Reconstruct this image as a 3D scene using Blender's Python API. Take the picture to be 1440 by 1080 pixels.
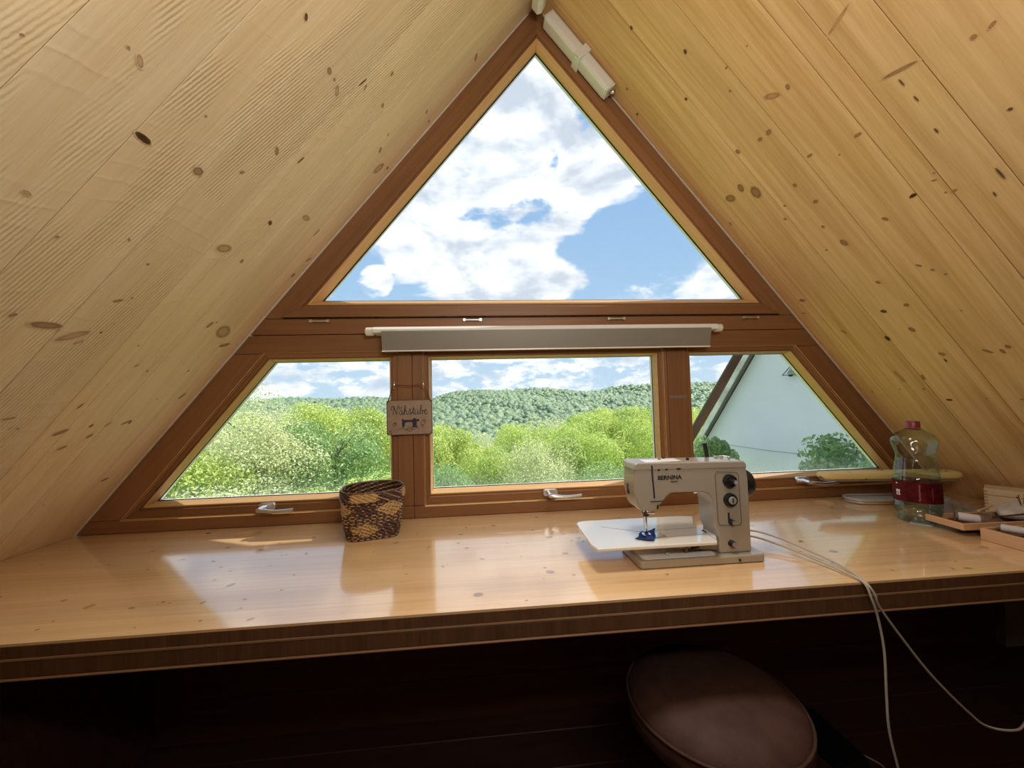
import bpy, bmesh, math, random
import numpy as np
from mathutils import Vector, Matrix
PI = math.pi
random.seed(7); np.random.seed(7)
for _o in list(bpy.data.objects): bpy.data.objects.remove(_o)
SC = bpy.context.scene
COL = SC.collection

# ------------------------------------------------------------------ camera
_cam = bpy.data.cameras.new('camera'); CAM = bpy.data.objects.new('camera', _cam); COL.objects.link(CAM)
_cam.sensor_fit = 'HORIZONTAL'; _cam.sensor_width = 36.0; _cam.lens = 36.0*540/1440
_cam.clip_start = 0.02; _cam.clip_end = 2000
YAW, PITCH, ROLL = 0.08552, 0.03828, -0.02627
_F = Vector((math.sin(YAW)*math.cos(PITCH), math.cos(YAW)*math.cos(PITCH), math.sin(PITCH)))
_R0 = Vector((math.cos(YAW), -math.sin(YAW), 0)); _U0 = _R0.cross(_F)
_R = _R0*math.cos(ROLL) + _U0*math.sin(ROLL); _U = _U0*math.cos(ROLL) - _R0*math.sin(ROLL)
CAM.matrix_world = Matrix(((_R.x, _U.x, -_F.x, 0), (_R.y, _U.y, -_F.y, -1.5), (_R.z, _U.z, -_F.z, 1.194), (0, 0, 0, 1)))
SC.camera = CAM

# ------------------------------------------------------------------ exposure
SC.view_settings.view_transform = 'Standard'; SC.view_settings.look = 'None'
SC.view_settings.gamma = 1.0; SC.view_settings.use_curve_mapping = False
SC.view_settings.exposure = 0.0
SC.cycles.max_bounces = 10; SC.cycles.diffuse_bounces = 5; SC.cycles.glossy_bounces = 3
SC.cycles.transparent_max_bounces = 16; SC.cycles.transmission_bounces = 6
SC.cycles.caustics_reflective = False; SC.cycles.caustics_refractive = False
SC.cycles.sample_clamp_indirect = 6.0
SC.cycles.use_adaptive_sampling = True; SC.cycles.adaptive_threshold = .03; SC.cycles.adaptive_min_samples = 12
try: SC.cycles.use_denoising = True
except Exception: pass

# ------------------------------------------------------------------ world: summer sky with cumulus
SKY_STRENGTH = 1.0
W = bpy.data.worlds.new('sky'); SC.world = W; W.use_nodes = True
_nt = W.node_tree; _nt.nodes.clear()
def _n(nt, t, **k):
    n = nt.nodes.new(t)
    for a, b in k.items(): setattr(n, a, b)
    return n
def _math(nt, op, a, b=None, c=None, clamp=False):
    n = nt.nodes.new('ShaderNodeMath'); n.operation = op; n.use_clamp = clamp
    for i, v in enumerate((a, b, c)):
        if v is None: continue
        if isinstance(v, (int, float)): n.inputs[i].default_value = v
        else: nt.links.new(v, n.inputs[i])
    return n.outputs[0]
def _maprange(nt, v, a, b, c=0., d=1., smooth=True):
    n = nt.nodes.new('ShaderNodeMapRange'); n.interpolation_type = 'SMOOTHSTEP' if smooth else 'LINEAR'
    n.inputs['From Min'].default_value = a; n.inputs['From Max'].default_value = b
    n.inputs['To Min'].default_value = c; n.inputs['To Max'].default_value = d
    nt.links.new(v, n.inputs['Value']); return n.outputs[0]
def _mix(nt, f, a, b, mode='MIX'):
    n = nt.nodes.new('ShaderNodeMix'); n.data_type = 'RGBA'; n.blend_type = mode
    if isinstance(f, (int, float)): n.inputs[0].default_value = f
    else: nt.links.new(f, n.inputs[0])
    for i, v in ((6, a), (7, b)):
        if isinstance(v, (tuple, list)): n.inputs[i].default_value = (*v[:3], 1)
        else: nt.links.new(v, n.inputs[i])
    return n.outputs[2]
def _noise(nt, vec, scale, detail=4, rough=.55, dist=0.):
    n = nt.nodes.new('ShaderNodeTexNoise'); n.inputs['Scale'].default_value = scale
    n.inputs['Detail'].default_value = detail; n.inputs['Roughness'].default_value = rough
    n.inputs['Distortion'].default_value = dist
    if vec is not None: nt.links.new(vec, n.inputs['Vector'])
    return n.outputs['Fac']
def _mapping(nt, vec, scale=(1, 1, 1), loc=(0, 0, 0), rot=(0, 0, 0)):
    n = nt.nodes.new('ShaderNodeMapping'); nt.links.new(vec, n.inputs['Vector'])
    n.inputs['Scale'].default_value = scale; n.inputs['Location'].default_value = loc; n.inputs['Rotation'].default_value = rot
    return n.outputs[0]
_tc = _n(_nt, 'ShaderNodeTexCoord'); _dir = _tc.outputs['Generated']
_sep = _n(_nt, 'ShaderNodeSeparateXYZ'); _nt.links.new(_dir, _sep.inputs[0]); _z = _sep.outputs['Z']
# clear-sky gradient
_cr = _n(_nt, 'ShaderNodeValToRGB'); _nt.links.new(_maprange(_nt, _z, 0., 1., smooth=False), _cr.inputs[0])
_e = _cr.color_ramp.elements
_e[0].position = 0.0; _e[0].color = (.62, .80, .97, 1)
_e[1].position = 1.0; _e[1].color = (.17, .35, .72, 1)
_x = _e.new(.25); _x.color = (.41, .64, .91, 1)
_x = _e.new(.6); _x.color = (.27, .49, .85, 1)
# cloud field: noise over the dome plus the banks of cumulus seen through the gable
BLOBS = [(-0.176,0.884,0.432,0.9916,0.50),(-0.028,0.862,0.506,0.9905,0.60),(0.053,0.916,0.398,0.9881,0.60),(0.197,0.836,0.512,0.9955,0.55),(0.308,0.828,0.469,0.9951,0.50),(-0.052,0.943,0.329,0.9924,0.45),(0.118,0.758,0.642,0.9962,0.40),(0.061,0.808,0.586,0.9970,0.40),(0.511,0.816,0.270,0.9971,0.45),(0.391,0.887,0.246,0.9987,0.40),(-0.243,0.928,0.284,0.9997,0.50),(0.229,0.930,0.289,0.9995,0.25),(0.243,0.789,0.564,0.9977,-0.60),(0.150,0.840,0.522,0.9994,-0.60),(0.354,0.874,0.332,0.9931,-0.60),(-0.191,0.945,0.264,0.9948,-0.30),(-0.312,0.909,0.275,0.9970,-0.35),(0.023,0.780,0.626,0.9993,-0.30),(0.429,0.808,0.404,0.9974,-0.40)]
_warp = _mapping(_nt, _dir, (1, 1, 1.9))
_nz = _noise(_nt, _warp, 4.2, 10, .58, .25)
_low = _noise(_nt, _mapping(_nt, _dir, (1, 1, 2.6), (2.3, 0, 0)), 12.0, 9, .64, .15)
_bias = None
for bx, by, bz, c, w in BLOBS:
    dp = _n(_nt, 'ShaderNodeVectorMath', operation='DOT_PRODUCT'); _nt.links.new(_dir, dp.inputs[0]); dp.inputs[1].default_value = (bx, by, bz)
    v = _maprange(_nt, dp.outputs['Value'], 1-(1-c)*2.6, 1-(1-c)*-.0, 0, w)
    _bias = v if _bias is None else _math(_nt, 'ADD', _bias, v)
_bias = _math(_nt, 'MINIMUM', _math(_nt, 'MAXIMUM', _bias, -.60), .50)
_hi = _math(_nt, 'ADD', _math(_nt, 'MULTIPLY', _math(_nt, 'SUBTRACT', _nz, .5), 3.4), _bias)
_cloud_hi = _maprange(_nt, _hi, -.10, .24)
_cloud_lo = _maprange(_nt, _low, .42, .58)
_band = _maprange(_nt, _z, .17, .26)
_cloud = _n(_nt, 'ShaderNodeMix', data_type='FLOAT'); _nt.links.new(_band, _cloud.inputs[0]); _nt.links.new(_cloud_lo, _cloud.inputs[2]); _nt.links.new(_cloud_hi, _cloud.inputs[3])
_cloud = _math(_nt, 'MULTIPLY', _cloud.outputs[0], _maprange(_nt, _z, -.02, .03))
_rel = _math(_nt, 'SUBTRACT', _noise(_nt, _warp, 5., 8, .55, .25), _noise(_nt, _mapping(_nt, _dir, (1, 1, 1.9), (-.02, 0, -.05)), 5., 8, .55, .25))
_dense = _maprange(_nt, _hi, .3, 1.1, 0., .5)
_sh = _math(_nt, 'ADD', _math(_nt, 'MULTIPLY', _rel, 4.5), _math(_nt, 'SUBTRACT', .66, _dense), clamp=True)
_cc = _mix(_nt, _sh, (.68, .76, .88), (1.25, 1.27, 1.30))
_sky = _mix(_nt, _cloud, _cr.outputs[0], _cc)
_gr = _mix(_nt, _maprange(_nt, _z, -.06, 0.), (.18, .24, .10), _sky)
_bg = _n(_nt, 'ShaderNodeBackground'); _nt.links.new(_gr, _bg.inputs['Color']); _bg.inputs['Strength'].default_value = SKY_STRENGTH
_wo = _n(_nt, 'ShaderNodeOutputWorld'); _nt.links.new(_bg.outputs[0], _wo.inputs['Surface'])

# ------------------------------------------------------------------ sun
SUN_DIR = Vector((.53, .13, 1.0)).normalized()      # towards the sun
SUN_STRENGTH = 8.0
_s = bpy.data.lights.new('sun', 'SUN'); _s.energy = SUN_STRENGTH; _s.angle = math.radians(.6); _s.color = (1, .95, .86)
SUN = bpy.data.objects.new('sun', _s); COL.objects.link(SUN); SUN.rotation_euler = SUN_DIR.to_track_quat('Z', 'Y').to_euler()
SUN.location = (8, 2, 15)

# ------------------------------------------------------------------ added fill lights (behind and above the camera) and daylight portals
def area(name, loc, target, size, power, color=(1, .93, .82), size_y=None):
    l = bpy.data.lights.new(name, 'AREA'); l.energy = power; l.color = color
    l.shape = 'RECTANGLE'; l.size = size; l.size_y = size_y or size
    o = bpy.data.objects.new(name, l); COL.objects.link(o); o.location = loc
    o.rotation_euler = (Vector(loc)-Vector(target)).to_track_quat('Z', 'Y').to_euler()
    return o
# unseen fill added to brighten the room: one over the worktop, one behind the viewer
area('ridge_lamp', (.262, -.72, 2.15), (.262, -1.22, 1.28), .35, 10.0, (1, .97, .92), .26).data.spread = math.radians(135)
area('rear_fill', (.26, -1.62, 1.63), (.26, -.6, 2.10), .6, 12.0, (1, .96, .90), .28)
for _nm, _c, _sx, _sy in (('portal_upper', (.265, .07, 2.1), 1.9, 1.2), ('portal_left', (-.75, .07, 1.1), 1.0, .6), ('portal_middle', (.27, .07, 1.1), 1.0, .6), ('portal_right', (1.3, .07, 1.1), 1.05, .6)):
    _p = area(_nm, _c, (_c[0], -1, _c[2]), _sx, 0, (1, 1, 1), _sy); _p.data.cycles.is_portal = True
# ------------------------------------------------------------------ helpers
def link(o, parent=None):
    COL.objects.link(o)
    if parent is not None: o.parent = parent
    return o
def props(o, label=None, cat=None, group=None, kind=None):
    if label: o['label'] = label
    if cat: o['category'] = cat
    if group: o['group'] = group
    if kind: o['kind'] = kind
    return o
def empty(name, loc=(0, 0, 0), rz=0., label=None, cat=None, group=None, kind=None):
    o = bpy.data.objects.new(name, None); o.empty_display_size = .05
    o.location = loc; o.rotation_euler = (0, 0, rz); link(o)
    return props(o, label, cat, group, kind)
def finish(name, bm, mats, parent=None, smooth=False, bevel=0., seg=2, label=None, auto=None):
    bmesh.ops.recalc_face_normals(bm, faces=bm.faces)
    me = bpy.data.meshes.new(name); bm.to_mesh(me); bm.free()
    for m in (mats if isinstance(mats, (list, tuple)) else [mats]): me.materials.append(m)
    if smooth:
        me.polygons.foreach_set('use_smooth', [True]*len(me.polygons))
        if auto:
            try: me.set_sharp_from_angle(angle=math.radians(auto))
            except Exception: pass
    o = bpy.data.objects.new(name, me); link(o, parent)
    if bevel > 0:
        b = o.modifiers.new('bevel', 'BEVEL'); b.width = bevel; b.segments = seg; b.limit_method = 'ANGLE'; b.angle_limit = math.radians(35)
        b.harden_normals = False
    if label: o['label'] = label
    return o
def B(): return bmesh.new()
def box(bm, x0, x1, y0, y1, z0, z1, M=None, mi=0):
    v = [bm.verts.new(Vector(p)) for p in ((x0,y0,z0),(x1,y0,z0),(x1,y1,z0),(x0,y1,z0),(x0,y0,z1),(x1,y0,z1),(x1,y1,z1),(x0,y1,z1))]
    if M is not None:
        for q in v: q.co = M @ q.co
    for f in ((0,3,2,1),(4,5,6,7),(0,1,5,4),(1,2,6,5),(2,3,7,6),(3,0,4,7)):
        bm.faces.new([v[i] for i in f]).material_index = mi
    return v
def prism(bm, pts, axis, a, b, mi=0):
    """extrude a 2-D polygon along an axis: axis 'y' takes (x,z), 'z' takes (x,y), 'x' takes (y,z)"""
    def P(p, t): return {'y': (p[0], t, p[1]), 'z': (p[0], p[1], t), 'x': (t, p[0], p[1])}[axis]
    A = [bm.verts.new(P(p, a)) for p in pts]; C = [bm.verts.new(P(p, b)) for p in pts]
    n = len(pts)
    bm.faces.new(A).material_index = mi; bm.faces.new(C[::-1]).material_index = mi
    for i in range(n): bm.faces.new((A[i], C[i], C[(i+1) % n], A[(i+1) % n])).material_index = mi
    return A, C
def cyl(bm, p0, p1, r0, r1=None, n=16, mi=0, cap=True):
    r1 = r0 if r1 is None else r1
    p0, p1 = Vector(p0), Vector(p1); d = (p1-p0).normalized()
    a = d.orthogonal().normalized(); b = d.cross(a)
    A, C = [], []
    for i in range(n):
        t = 2*PI*i/n; e = a*math.cos(t)+b*math.sin(t)
        A.append(bm.verts.new(p0+e*r0)); C.append(bm.verts.new(p1+e*r1))
    for i in range(n): bm.faces.new((A[i], A[(i+1) % n], C[(i+1) % n], C[i])).material_index = mi
    if cap:
        bm.faces.new(A[::-1]).material_index = mi; bm.faces.new(C).material_index = mi
def lathe(bm, prof, n=32, c=(0, 0, 0), axis='z', mi=0):
    rings = []
    for r, h in prof:
        ring = []
        for i in range(n):
            t = 2*PI*i/n; x, y = r*math.cos(t), r*math.sin(t)
            p = {'z': (x, y, h), 'y': (x, h, y), 'x': (h, x, y)}[axis]
            ring.append(bm.verts.new((c[0]+p[0], c[1]+p[1], c[2]+p[2])) if r > 1e-6 or i == 0 else ring[0])
        rings.append(ring)
    for a, b in zip(rings, rings[1:]):
        for i in range(n):
            j = (i+1) % n
            q = [a[i], a[j], b[j], b[i]]; u = []
            for v in q:
                if v not in u: u.append(v)
            if len(u) > 2:
                try: bm.faces.new(u).material_index = mi
                except ValueError: pass
    return rings
def smooth_path(pts, k=8):
    P = [Vector(p) for p in pts]; out = []
    for i in range(len(P)-1):
        p0 = P[max(i-1, 0)]; p1 = P[i]; p2 = P[i+1]; p3 = P[min(i+2, len(P)-1)]
        for j in range(k):
            t = j/k
            out.append(.5*((2*p1)+(-p0+p2)*t+(2*p0-5*p1+4*p2-p3)*t*t+(-p0+3*p1-3*p2+p3)*t**3))
    out.append(P[-1]); return out
def tube(bm, pts, r, n=8, closed=False, flat=1.0, mi=0):
    P = [Vector(p) for p in pts]; m = len(P); rings = []; ref = None
    for i, p in enumerate(P):
        a = P[(i-1) % m] if (closed or i > 0) else p; b = P[(i+1) % m] if (closed or i < m-1) else p
        d = (b-a)
        d = d.normalized() if d.length > 1e-9 else Vector((0, 0, 1))
        if ref is None: ref = d.orthogonal().normalized()
        u = (ref - d*ref.dot(d))
        u = u.normalized() if u.length > 1e-6 else d.orthogonal().normalized()
        ref = u; w = d.cross(u)
        rr = r(i/(m-1)) if callable(r) else r
        rings.append([bm.verts.new(p + (u*math.cos(2*PI*k/n)+w*math.sin(2*PI*k/n)*flat)*rr) for k in range(n)])
    for i in range(m if closed else m-1):
        A, C = rings[i], rings[(i+1) % m]
        for k in range(n):
            bm.faces.new((A[k], A[(k+1) % n], C[(k+1) % n], C[k])).material_index = mi
    if not closed:
        bm.faces.new(rings[0][::-1]); bm.faces.new(rings[-1])
def rrect(x0, x1, y0, y1, r, n=5):
    out = []
    for cx, cy, a0 in ((x1-r, y1-r, 0), (x0+r, y1-r, 90), (x0+r, y0+r, 180), (x1-r, y0+r, 270)):
        for i in range(n+1):
            a = math.radians(a0+90*i/n); out.append((cx+r*math.cos(a), cy+r*math.sin(a)))
    return out
def offset_poly(poly, ds):
    """inset a counter-clockwise polygon, ds = distance per edge"""
    n = len(poly); out = []
    L = []
    for i in range(n):
        p = Vector(poly[i]); q = Vector(poly[(i+1) % n]); d = (q-p).normalized(); nn = Vector((-d.y, d.x))
        L.append((p+nn*ds[i], d))
    for i in range(n):
        p, d = L[i-1]; q, e = L[i]
        den = d.x*e.y-d.y*e.x
        t = ((q.x-p.x)*e.y-(q.y-p.y)*e.x)/den
        out.append(p+d*t)
    return out

# ------------------------------------------------------------------ materials
def material(name):
    m = bpy.data.materials.new(name); m.use_nodes = True
    nt = m.node_tree; b = nt.nodes.get('Principled BSDF')
    return m, nt, b
def _schlick(nt, r0):
    g = nt.nodes.new('ShaderNodeNewGeometry'); dp = nt.nodes.new('ShaderNodeVectorMath'); dp.operation = 'DOT_PRODUCT'
    nt.links.new(g.outputs['Incoming'], dp.inputs[0]); nt.links.new(g.outputs['Normal'], dp.inputs[1])
    c = _math(nt, 'SUBTRACT', 1., _math(nt, 'ABSOLUTE', dp.outputs['Value']))
    return _math(nt, 'MULTIPLY_ADD', _math(nt, 'POWER', c, 5.), 1-r0, r0)
def plain(name, col, rough=.5, metal=0., spec=.5, coat=0., bump=0., bscale=200., var=0., emit=None, sheen=0.):
    m, nt, b = material(name)
    b.inputs['Roughness'].default_value = rough; b.inputs['Metallic'].default_value = metal
    b.inputs['Specular IOR Level'].default_value = spec; b.inputs['Coat Weight'].default_value = coat
    b.inputs['Base Color'].default_value = (*col, 1)
    if sheen: b.inputs['Sheen Weight'].default_value = sheen
    tc = nt.nodes.new('ShaderNodeTexCoord')
    if var:
        f = _noise(nt, tc.outputs['Object'], bscale*.15, 4)
        nt.links.new(_mix(nt, _maprange(nt, f, .3, .7), tuple(c*(1-var) for c in col), tuple(min(1, c*(1+var)) for c in col)), b.inputs['Base Color'])
    if bump:
        f = _noise(nt, tc.outputs['Object'], bscale, 3)
        bp = nt.nodes.new('ShaderNodeBump'); bp.inputs['Strength'].default_value = bump; bp.inputs['Distance'].default_value = .002
        nt.links.new(f, bp.inputs['Height']); nt.links.new(bp.outputs[0], b.inputs['Normal'])
    return m
def wood(name, base, dark, axis='x', grain=14., rough=.6, bump=.3, spec=.3, fine=1., vary=.12, saw=0., knot=False, coat=0., coat_rough=.2, contrast=1.):
    """plank timber: long fibres along one axis of the object, each object slightly different"""
    m, nt, b = material(name)
    tc = nt.nodes.new('ShaderNodeTexCoord'); oi = nt.nodes.new('ShaderNodeObjectInfo')
    off = nt.nodes.new('ShaderNodeVectorMath'); off.operation = 'MULTIPLY_ADD'
    cmb = nt.nodes.new('ShaderNodeCombineXYZ')
    for i in range(3): nt.links.new(oi.outputs['Random'], cmb.inputs[i])
    if knot: src = tc.outputs['Object']      # knots share the coordinates of the boards around them
    else:
        nt.links.new(cmb.outputs[0], off.inputs[0]); off.inputs[1].default_value = (7.3, 5.1, 3.7); nt.links.new(tc.outputs['Object'], off.inputs[2]); src = off.outputs[0]
    sc = {'x': (.8, grain, grain), 'y': (grain, .8, grain), 'z': (grain, grain, .8)}[axis]
    v = _mapping(nt, src, sc)
    g1 = _noise(nt, v, 1.0, 5, .6, 1.2)
    g2 = _noise(nt, _mapping(nt, src, tuple(s*6 if s > 1 else s*3 for s in sc)), 1.0, 4, .6, .3)
    fac = _math(nt, 'ADD', _math(nt, 'MULTIPLY', _maprange(nt, g1, .3, .7), .65), _math(nt, 'MULTIPLY', _maprange(nt, g2, .3, .7), .45*fine))
    fac = _math(nt, 'MULTIPLY', fac, contrast, clamp=True)
    col = _mix(nt, fac, base, dark)
    big = _noise(nt, src, 1.4, 3)
    col = _mix(nt, _math(nt, 'MULTIPLY', _maprange(nt, big, .35, .7), .25), col, tuple(c*.75 for c in base))
    hsv = nt.nodes.new('ShaderNodeHueSaturation'); nt.links.new(col, hsv.inputs['Color'])
    if not knot:
        nt.links.new(_maprange(nt, oi.outputs['Random'], 0, 1, 1-vary, 1+vary, False), hsv.inputs['Value'])
    col = hsv.outputs[0]
    if knot:
        at = nt.nodes.new('ShaderNodeAttribute'); at.attribute_name = 'knot'
        sp = nt.nodes.new('ShaderNodeSeparateColor'); nt.links.new(at.outputs['Color'], sp.inputs[0])
        rad, shade = sp.outputs[0], sp.outputs[1]          # radius 0..1 within the knot, darkness of the knot
        wob = _math(nt, 'ADD', rad, _math(nt, 'MULTIPLY', _math(nt, 'SUBTRACT', _noise(nt, tc.outputs['Object'], 160., 2), .5), .25))
        edge = _maprange(nt, wob, .72, .98, 1., 0.)
        ring = _math(nt, 'MULTIPLY', _maprange(nt, wob, .4, .62), _maprange(nt, wob, .65, .85, 1., 0.))
        kc = _mix(nt, shade, (base[0]*.66, base[1]*.55, base[2]*.48), (.075, .032, .016))
        kc = _mix(nt, _math(nt, 'MULTIPLY', ring, .4), kc, (.14, .07, .035))
        col = _mix(nt, edge, col, kc)
    nt.links.new(col, b.inputs['Base Color'])
    b.inputs['Roughness'].default_value = rough; b.inputs['Specular IOR Level'].default_value = spec
    b.inputs['Coat Weight'].default_value = coat; b.inputs['Coat Roughness'].default_value = coat_rough; b.inputs['Coat IOR'].default_value = 2.0
    h = g2
    if saw:
        # arcs left by the saw across the boards, and straight ribs along them
        w = nt.nodes.new('ShaderNodeTexWave'); w.wave_type = 'RINGS'; w.rings_direction = 'SPHERICAL'
        nt.links.new(_mapping(nt, src, (1, 1, 1), (.35, .6, 0)), w.inputs['Vector']); w.inputs['Scale'].default_value = 7.5; w.inputs['Distortion'].default_value = 1.8
        w.inputs['Detail'].default_value = 2; w.inputs['Detail Scale'].default_value = 2
        msk = _maprange(nt, _noise(nt, src, 5., 2), .42, .62)
        a = _math(nt, 'MULTIPLY', _math(nt, 'POWER', w.outputs['Fac'], 9.), _math(nt, 'MULTIPLY', msk, saw*.42))
        w2 = nt.nodes.new('ShaderNodeTexWave'); w2.wave_type = 'BANDS'; w2.bands_direction = 'Y'
        nt.links.new(_mapping(nt, src, (1, 1, 1), (0, 0, 0), (0, 0, .13)), w2.inputs['Vector']); w2.inputs['Scale'].default_value = 40.; w2.inputs['Distortion'].default_value = 1.4; w2.inputs['Detail Scale'].default_value = 3.
        w2.inputs['Detail'].default_value = 3
        msk2 = _maprange(nt, _noise(nt, _mapping(nt, src, (1, 3, 1), (4, 2, 1)), 3., 2), .40, .58)
        a2 = _math(nt, 'MULTIPLY', w2.outputs['Fac'], _math(nt, 'MULTIPLY', msk2, saw*.9))
        h = _math(nt, 'ADD', h, _math(nt, 'ADD', a, a2))
    bp = nt.nodes.new('ShaderNodeBump'); bp.inputs['Strength'].default_value = bump; bp.inputs['Distance'].default_value = .003
    nt.links.new(h, bp.inputs['Height']); nt.links.new(bp.outputs[0], b.inputs['Normal'])
    return m
SPR_A, SPR_B = (.84, .67, .43), (.70, .51, .28)
M_spruce_l = wood('spruce_rough', SPR_A, SPR_B, 'x', 12, .75, .45, .15, vary=.05, saw=1.1, contrast=.75)
M_spruce_lk = wood('spruce_rough_knots', SPR_A, SPR_B, 'x', 12, .75, .45, .15, saw=0, knot=True, contrast=.75)
M_spruce_r = wood('spruce', (.82, .55, .27), (.58, .34, .13), 'x', 14, .7, .3, .15, vary=.06, saw=.12)
M_spruce_rk = wood('spruce_knots', (.82, .55, .27), (.58, .34, .13), 'x', 14, .7, .3, .15, knot=True)
M_desk = wood('desk_spruce', (.82, .56, .30), (.64, .38, .17), 'x', 16, .30, .05, .5, vary=.05, contrast=.8, coat=1., coat_rough=.09)
M_deskk = wood('desk_spruce_knots', (.82, .56, .30), (.64, .38, .17), 'x', 16, .30, .05, .5, knot=True, contrast=.8, coat=1., coat_rough=.09)
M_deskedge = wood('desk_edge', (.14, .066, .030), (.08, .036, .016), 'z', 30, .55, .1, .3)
M_larch_x = wood('larch_x', (.27, .125, .050), (.18, .078, .030), 'x', 22, .45, .12, .4, contrast=.8)
M_larch_z = wood('larch_z', (.27, .125, .050), (.18, .078, .030), 'z', 22, .45, .12, .4, contrast=.8)
M_larch_u = wood('larch_diagonal', (.27, .125, .050), (.18, .078, .030), 'x', 22, .45, .12, .4, contrast=.8)
M_bead = wood('pale_bead', (.66, .42, .19), (.52, .30, .12), 'x', 20, .45, .1, .4)
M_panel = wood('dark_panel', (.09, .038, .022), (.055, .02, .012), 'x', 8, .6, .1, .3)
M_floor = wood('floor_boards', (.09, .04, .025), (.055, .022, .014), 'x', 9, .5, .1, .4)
M_boxwood = wood('pale_boxwood', (.80, .62, .40), (.68, .47, .27), 'x', 30, .55, .1, .3, contrast=.7)
M_traywood = wood('tray_wood', (.68, .42, .24), (.55, .32, .16), 'y', 30, .5, .1, .3, contrast=.7)
M_seal = plain('sealant', (.62, .58, .52), .5)
M_white = plain('white_plastic', (.72, .70, .64), .35)
M_cream = plain('cream_plastic', (.62, .55, .42), .4)
M_greym = plain('grey_shade', (.30, .28, .24), .4, .3)
M_silver = plain('brushed_silver', (.75, .75, .76), .28, 1.)
M_alu = plain('white_enamel', (.80, .80, .78), .3)
M_black = plain('black_plastic', (.012, .012, .014), .3)
M_hole = plain('hole_dark', (.035, .02, .012), .8)
M_machine = plain('machine_enamel', (.33, .285, .225), .28, spec=.5, coat=.3)
M_machine2 = plain('machine_table', (.74, .70, .62), .10, spec=.6, coat=.6)
M_chrome = plain('chrome', (.80, .80, .80), .15, 1.)
M_ink = plain('black_print', (.01, .01, .012), .5)
M_cord = plain('grey_cord', (.42, .38, .32), .5)
M_blackcord = plain('dark_cord', (.10, .08, .07), .5)
KNOTS_L= [(1.402, -0.925, 0.0022, 2.1, 0.8, 1), (1.308, -0.833, 0.0033, 1.32, 0.8, 1), (1.311, -0.809, 0.0125, 0.84, 0.45, 0), (0.983, -0.653, 0.0084, 0.97, 0.6, 2), (1.295, -0.664, 0.003, 2.36, 0.9, 1), (1.395, -0.593, 0.0136, 1.73, 0.8, 1), (1.412, -0.722, 0.019, 1.56, 0.38, 3), (1.328, -0.505, 0.0079, 2.49, 0.6, 1), (1.224, -0.47, 0.0126, 0.9, 0.5, 1), (0.986, -0.516, 0.011, 1.48, 0.7, 1), (0.983, -0.487, 0.0054, 1.52, 0.8, 1), (0.99, -0.456, 0.0172, 0.98, 0.45, 0), (1.606, -0.794, 0.0079, 1.35, 0.55, 0), (1.606, -0.603, 0.0041, 0.99, 0.7, 1), (1.659, -0.712, 0.0037, 2.3, 0.6, 1), (1.516, -0.38, 0.0262, 1.96, 0.55, 0), (1.379, -0.312, 0.0098, 1.28, 0.7, 2), (1.29, -0.202, 0.021, 1.75, 0.5, 0), (1.187, -0.387, 0.0156, 3.01, 0.18, 2), (0.796, -0.347, 0.0074, -2.94, 0.7, 1), (0.864, -0.285, 0.0093, 1.2, 0.6, 1), (0.391, -0.078, 0.0154, 1.27, 0.6, 1), (0.881, -0.168, 0.0061, -3.02, 0.6, 1), (0.933, -0.144, 0.0116, -2.44, 0.6, 1), (0.687, -0.086, 0.008, -2.04, 0.7, 1), (0.684, -0.034, 0.0064, 1.37, 0.8, 1), (0.968, -0.079, 0.0305, 2.88, 0.5, 0), (0.933, -0.038, 0.0067, -3.01, 0.7, 2), (1.299, -0.106, 0.0188, 3.11, 0.2, 1), (0.902, -0.389, 0.0099, -2.82, 0.3, 1), (0.905, -0.41, 0.0192, 2.98, 0.15, 2), (1.841, -0.673, 0.0075, 2.21, 0.55, 1), (1.851, -0.608, 0.033, 1.67, 0.28, 1), (1.866, -0.544, 0.0365, 2.19, 0.28, 0), (1.845, -0.494, 0.0037, 2.43, 0.8, 2), (1.753, -0.519, 0.0123, 2.15, 0.35, 1), (1.736, -0.495, 0.0031, 2.26, 0.8, 1), (1.642, -0.526, 0.0043, 1.77, 0.8, 1), (1.522, -0.293, 0.0079, -2.95, 0.7, 1), (1.75, -0.209, 0.0155, 2.79, 0.4, 1), (1.735, -0.192, 0.0038, 2.69, 0.8, 1), (1.761, -0.134, 0.0361, 1.27, 0.75, 0), (1.809, -0.078, 0.0239, 2.02, 0.3, 1), (1.471, -0.043, 0.0102, 2.86, 0.7, 1), (1.39, -0.033, 0.0134, 2.65, 0.3, 1), (1.865, -0.376, 0.0026, 2.25, 0.8, 1), (1.93, -0.331, 0.0066, 2.57, 0.5, 1), (1.945, -0.284, 0.0045, 1.36, 0.8, 1), (2.074, -0.386, 0.0101, 2.79, 0.2, 2), (2.163, -0.376, 0.0197, 2.11, 0.35, 1), (2.147, -0.306, 0.0071, 2.58, 0.5, 2), (2.186, -0.283, 0.0094, 2.41, 0.6, 1), (2.221, -0.334, 0.0128, 2.14, 0.35, 1), (2.142, -0.2, 0.0164, 2.13, 0.3, 1), (2.144, -0.257, 0.0117, 2.63, 0.3, 0), (2.143, -0.187, 0.0071, 3.03, 0.5, 2), (2.036, -0.069, 0.0157, 2.71, 0.35, 1), (2.049, -0.163, 0.0033, 2.04, 0.8, 1), (1.93, -0.137, 0.0058, 2.21, 0.6, 1), (2.449, -0.234, 0.0032, 2.14, 0.6, 1), (2.392, -0.088, 0.012, 2.12, 0.3, 2), (2.14, -0.485, 0.0039, 1.2, 0.7, 1), (2.107, -0.521, 0.0138, 1.81, 0.22, 1), (2.137, -0.501, 0.005, 2.46, 0.3, 1), (1.881, -0.522, 0.0133, 2.26, 0.2, 0)]
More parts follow.
